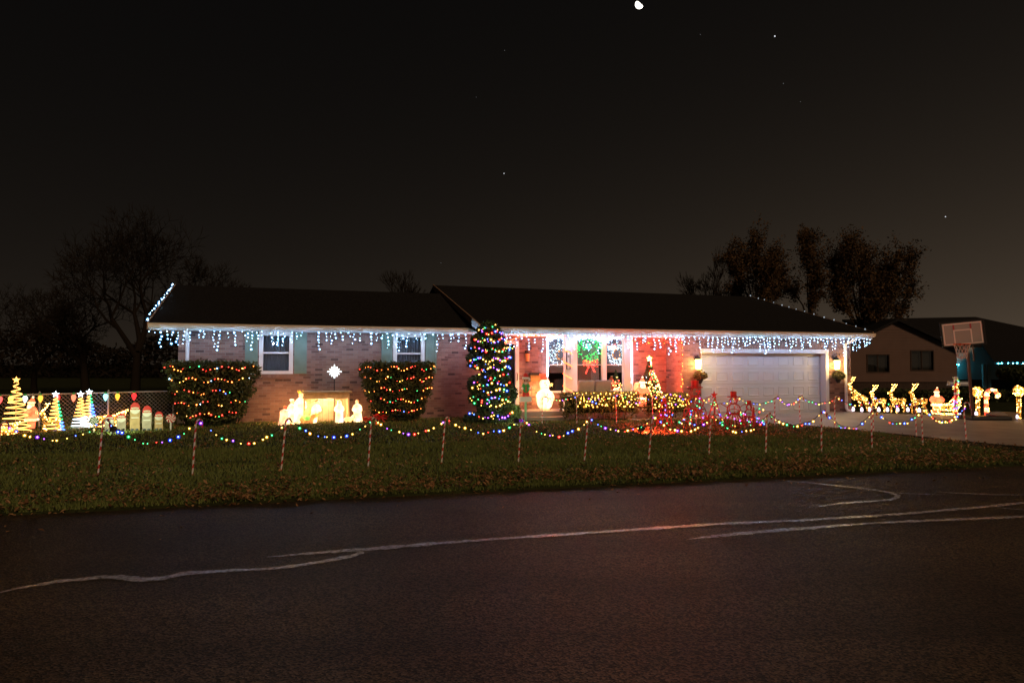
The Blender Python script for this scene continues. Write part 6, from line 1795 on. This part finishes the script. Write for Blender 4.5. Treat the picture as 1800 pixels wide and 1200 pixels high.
# ================================================================== trees
def bare_tree(name,label,loc,H,spread,seed,mt,levels=6,trunk_r=0.25,fork=0.25,group=None,up=0.35,nsplit=3,tw=0.010):
    rs=random.Random(seed); t=thing(name,label,"tree",loc,0,group); trunk=MB(); br=MB(); tips=[]
    def grow(p,d,L,r,lev):
        n=3 if lev<2 else 2
        pts=[p]; q=p; dd=d
        for i in range(n):
            dd=(dd+Vector((rs.gauss(0,0.13),rs.gauss(0,0.13),rs.gauss(0.03,0.09)))).normalized(); q=q+dd*(L/n); pts.append(q)
        tgt=trunk if lev==0 else br
        tgt.tube(pts,[r*(1-0.4*i/n) for i in range(n+1)],7 if lev<2 else (4 if lev<4 else 3),cap=False)
        if lev>=levels: tips.append(q); return
        k=nsplit if lev<levels-1 else nsplit+1
        for i in range(k):
            a=2*PI*(i+rs.random())/k; tilt=rs.uniform(0.3,0.75)*spread
            u=dd.cross(Vector((0,0,1))); u=u.normalized() if u.length>0.05 else Vector((1,0,0)); w=u.cross(dd)
            nd=(dd*math.cos(tilt)+(u*math.cos(a)+w*math.sin(a))*math.sin(tilt)+Vector((0,0,up*0.3))).normalized()
            st=pts[-1] if i<2 else pts[-2].lerp(pts[-1],rs.random())
            grow(st,nd,L*rs.uniform(0.62,0.86),max(r*0.57*rs.uniform(0.8,1.1),tw),lev+1)
    grow(Vector((0,0,-0.1)),Vector((rs.gauss(0,.05),0,1)).normalized(),H*fork,trunk_r,0)
    trunk.build("trunk",mt,t,smooth=True); br.build("branches",mt,t)
    return t,tips
def gp(px,Y): x=(px-900)/1200*Y; return Vector((x,Y,0.1))
def th_(py,Y): return at(900,py,Y).z-0.1
bare_tree("bare_tree","tallest bare tree left of the house, behind the fence",gp(236,30),th_(352,30)*1.12,1.35,3,M_bark,7,0.24,0.235)
bare_tree("bare_tree","broad bare tree at far left behind the fence",gp(150,33),th_(430,33)*1.2,1.55,11,M_bark,7,0.24,0.21)
bare_tree("bare_tree","bare tree rising just behind the left end of roof",gp(385,36),th_(440,36)*1.15,1.15,23,M_bark,7,0.18,0.25)
bare_tree("bare_tree","thin bare tree at the far left edge behind the fence",gp(62,37),th_(468,37)*1.15,1.45,31,M_bark,7,0.18,0.23)
bare_tree("bare_tree","small bare tree showing above the middle of roof",gp(702,44),th_(462,44)*1.06,0.62,77,M_bark,7,0.15,0.25,tw=0.011)
bare_tree("bare_tree","small bare tree left of the brown-leaved trees",gp(1248,50),th_(484,50)*1.15,0.6,51,M_bark,7,0.17,0.27,tw=0.016)
def leafy(label,ptr,Y,lobes,seed):
    rs=random.Random(seed); base=gp(ptr,Y)
    t=thing("brown_leaved_tree",label,"tree",base,0,"brown-leaved trees behind the garage")
    sc=Y/1200.0; C=[]
    for (px,py,r) in lobes:
        q=at(px,py,Y)-base; q.y=rs.uniform(-1.6,1.6); C.append((q,r*sc))
    zmin=min(q.z for q,_ in C)
    tr=MB(); top=Vector((rs.uniform(-.2,.2),0,zmin*0.75)); tr.tube([Vector((0,0,-0.1)),top*0.5,top],[0.24,0.19,0.15],8,cap=False); tr.build("trunk",M_bark2,t,smooth=True)
    lb=MB(); P=[]
    for q,r in C:
        mid=top.lerp(q,0.5)+Vector((rs.uniform(-.2,.2),rs.uniform(-.2,.2),-0.25*abs(q.x-top.x)))
        lb.tube([top*0.85,mid,q],[0.075,0.05,0.03],5,cap=False)
        for k in range(16):
            e=q+Vector((rs.gauss(0,r*0.85),rs.gauss(0,r*0.8),rs.gauss(r*0.35,r*1.0))); st=q.lerp(mid,rs.random()*0.6)
            lb.tube([st,st.lerp(e,0.55)+Vector((0,0,0.08)),e],[0.022,0.014,0.006],3,cap=False)
            n=int(100*(r/0.5)**1.4); u=rng.random(n)[:,None]
            c=np.array(st)[None,:]*(1-u)+np.array(e)[None,:]*u+rng.normal(0,0.10+0.10*r,(n,3))
            P.append(c[rng.random(n)<0.35+0.65*u[:,0]])
    lb.build("limbs",M_bark2,t); np_mesh("crown",leaf_cloud(None,np.concatenate(P),0.082),4,M_leaf_autumn,t,kind="stuff")
    return t
leafy("brown-leaved tree, left of the three behind the garage",1335,43,[(1300,470,22),(1288,447,13),(1318,440,18),(1345,422,16),(1352,455,22),(1374,438,11),(1335,482,26),(1370,482,18),(1305,503,22),(1350,510,24),(1386,505,12)],5)
leafy("slender brown-leaved tree, middle of the three behind the garage",1424,43,[(1412,418,12),(1430,413,10),(1408,445,15),(1432,440,12),(1415,470,15),(1429,490,14),(1408,500,13),(1425,520,15)],8)
leafy("widest brown-leaved tree, right of the three behind the garage",1520,43,[(1480,430,14),(1500,435,15),(1468,455,15),(1538,438,13),(1568,452,14),(1590,450,9),(1490,470,22),(1520,460,18),(1550,475,22),(1580,480,20),(1602,470,9),(1478,500,22),(1510,510,24),(1545,515,24),(1580,515,22),(1602,500,11),(1520,545,22),(1560,550,20),(1594,545,12),(1462,530,15)],14)
# far woods: one dark mass closing the view behind the back gardens
n=26000; X=rng.uniform(-75,75,n); Hh=(2.6+3.2*vnoise(X*0.13,X*0,2)+1.3*vnoise(X*0.6,X*0,3))*np.where(X<-10,1.0,0.62)
Z=rng.random(n)**0.75*Hh; P=np.stack([X,80+rng.normal(0,1.5,n),Z],1)
fw=np_mesh("far_woods",leaf_cloud(None,P,0.32),4,M_bark,kind="stuff"); tag(fw,"dark distant woods closing the view behind the gardens","woods",kind="stuff")

# ================================================================== sky objects
def sky_pt(px,py,D=2200): d=Vector(ray(px,py)).normalized(); return Vector((0,0,CZ))+d*D
mp=sky_pt(1124,8); rr=6.6*2200/1200
t=thing("moon","bright part-lit moon at the top of the sky","moon",mp); struct(t)
m=MB(); m.ell((0,0,0),rr,rr,rr,nu=32,nv=20)
tov=(Vector((0,0,CZ))-mp).normalized(); rt_=tov.cross(Vector((0,0,1))).normalized()*-1; upv=rt_.cross(tov)*-1
if upv.z<0: upv=-upv
LD=(tov*0.30-rt_*0.62*(1 if rt_.x>0 else -1)-upv*0.72).normalized()
for q,f in enumerate(m.f):
    c=sum((Vector(m.v[i]) for i in f),Vector())/len(f); m.m[q]=0 if c.normalized().dot(LD)>0 else 1  # moon phase put into the face materials: glowing lit side, dark shaded side
m.build("disc",[glow("moon_glow",(1.0,0.93,0.82),4.0),glow("moon_dark_side",(0.0045,0.0042,0.0042),1.0)],t)
SG=glow("star_glow",(0.9,0.92,1.0),0.9); SG2=glow("star_glow_faint",(0.85,0.85,0.9),0.16)
for (px,py,r,lab) in ((1362,64,1.35,"brightest star, right of the moon"),(1377,147,0.75,"faint star below the brightest star"),(1231,61,0.6,"faint star between moon and brightest star"),(886,305,0.95,"lone star over the middle of the house"),(887,89,0.6,"faint star left of the moon"),(1662,381,0.95,"star low in the sky right of the brown trees"),(837,171,0.5,"faint star upper middle of sky"),(1407,179,0.55,"faint star, lowest of three under the brightest star"),(775,462,0.6,"faint star just above the roof peak")):
    q=sky_pt(px,py); t=thing("star",lab,"star",q); struct(t); m=MB(); m.ico((0,0,0),r*2200/1200*0.9); m.build("disc",SG if r>0.9 else SG2,t)
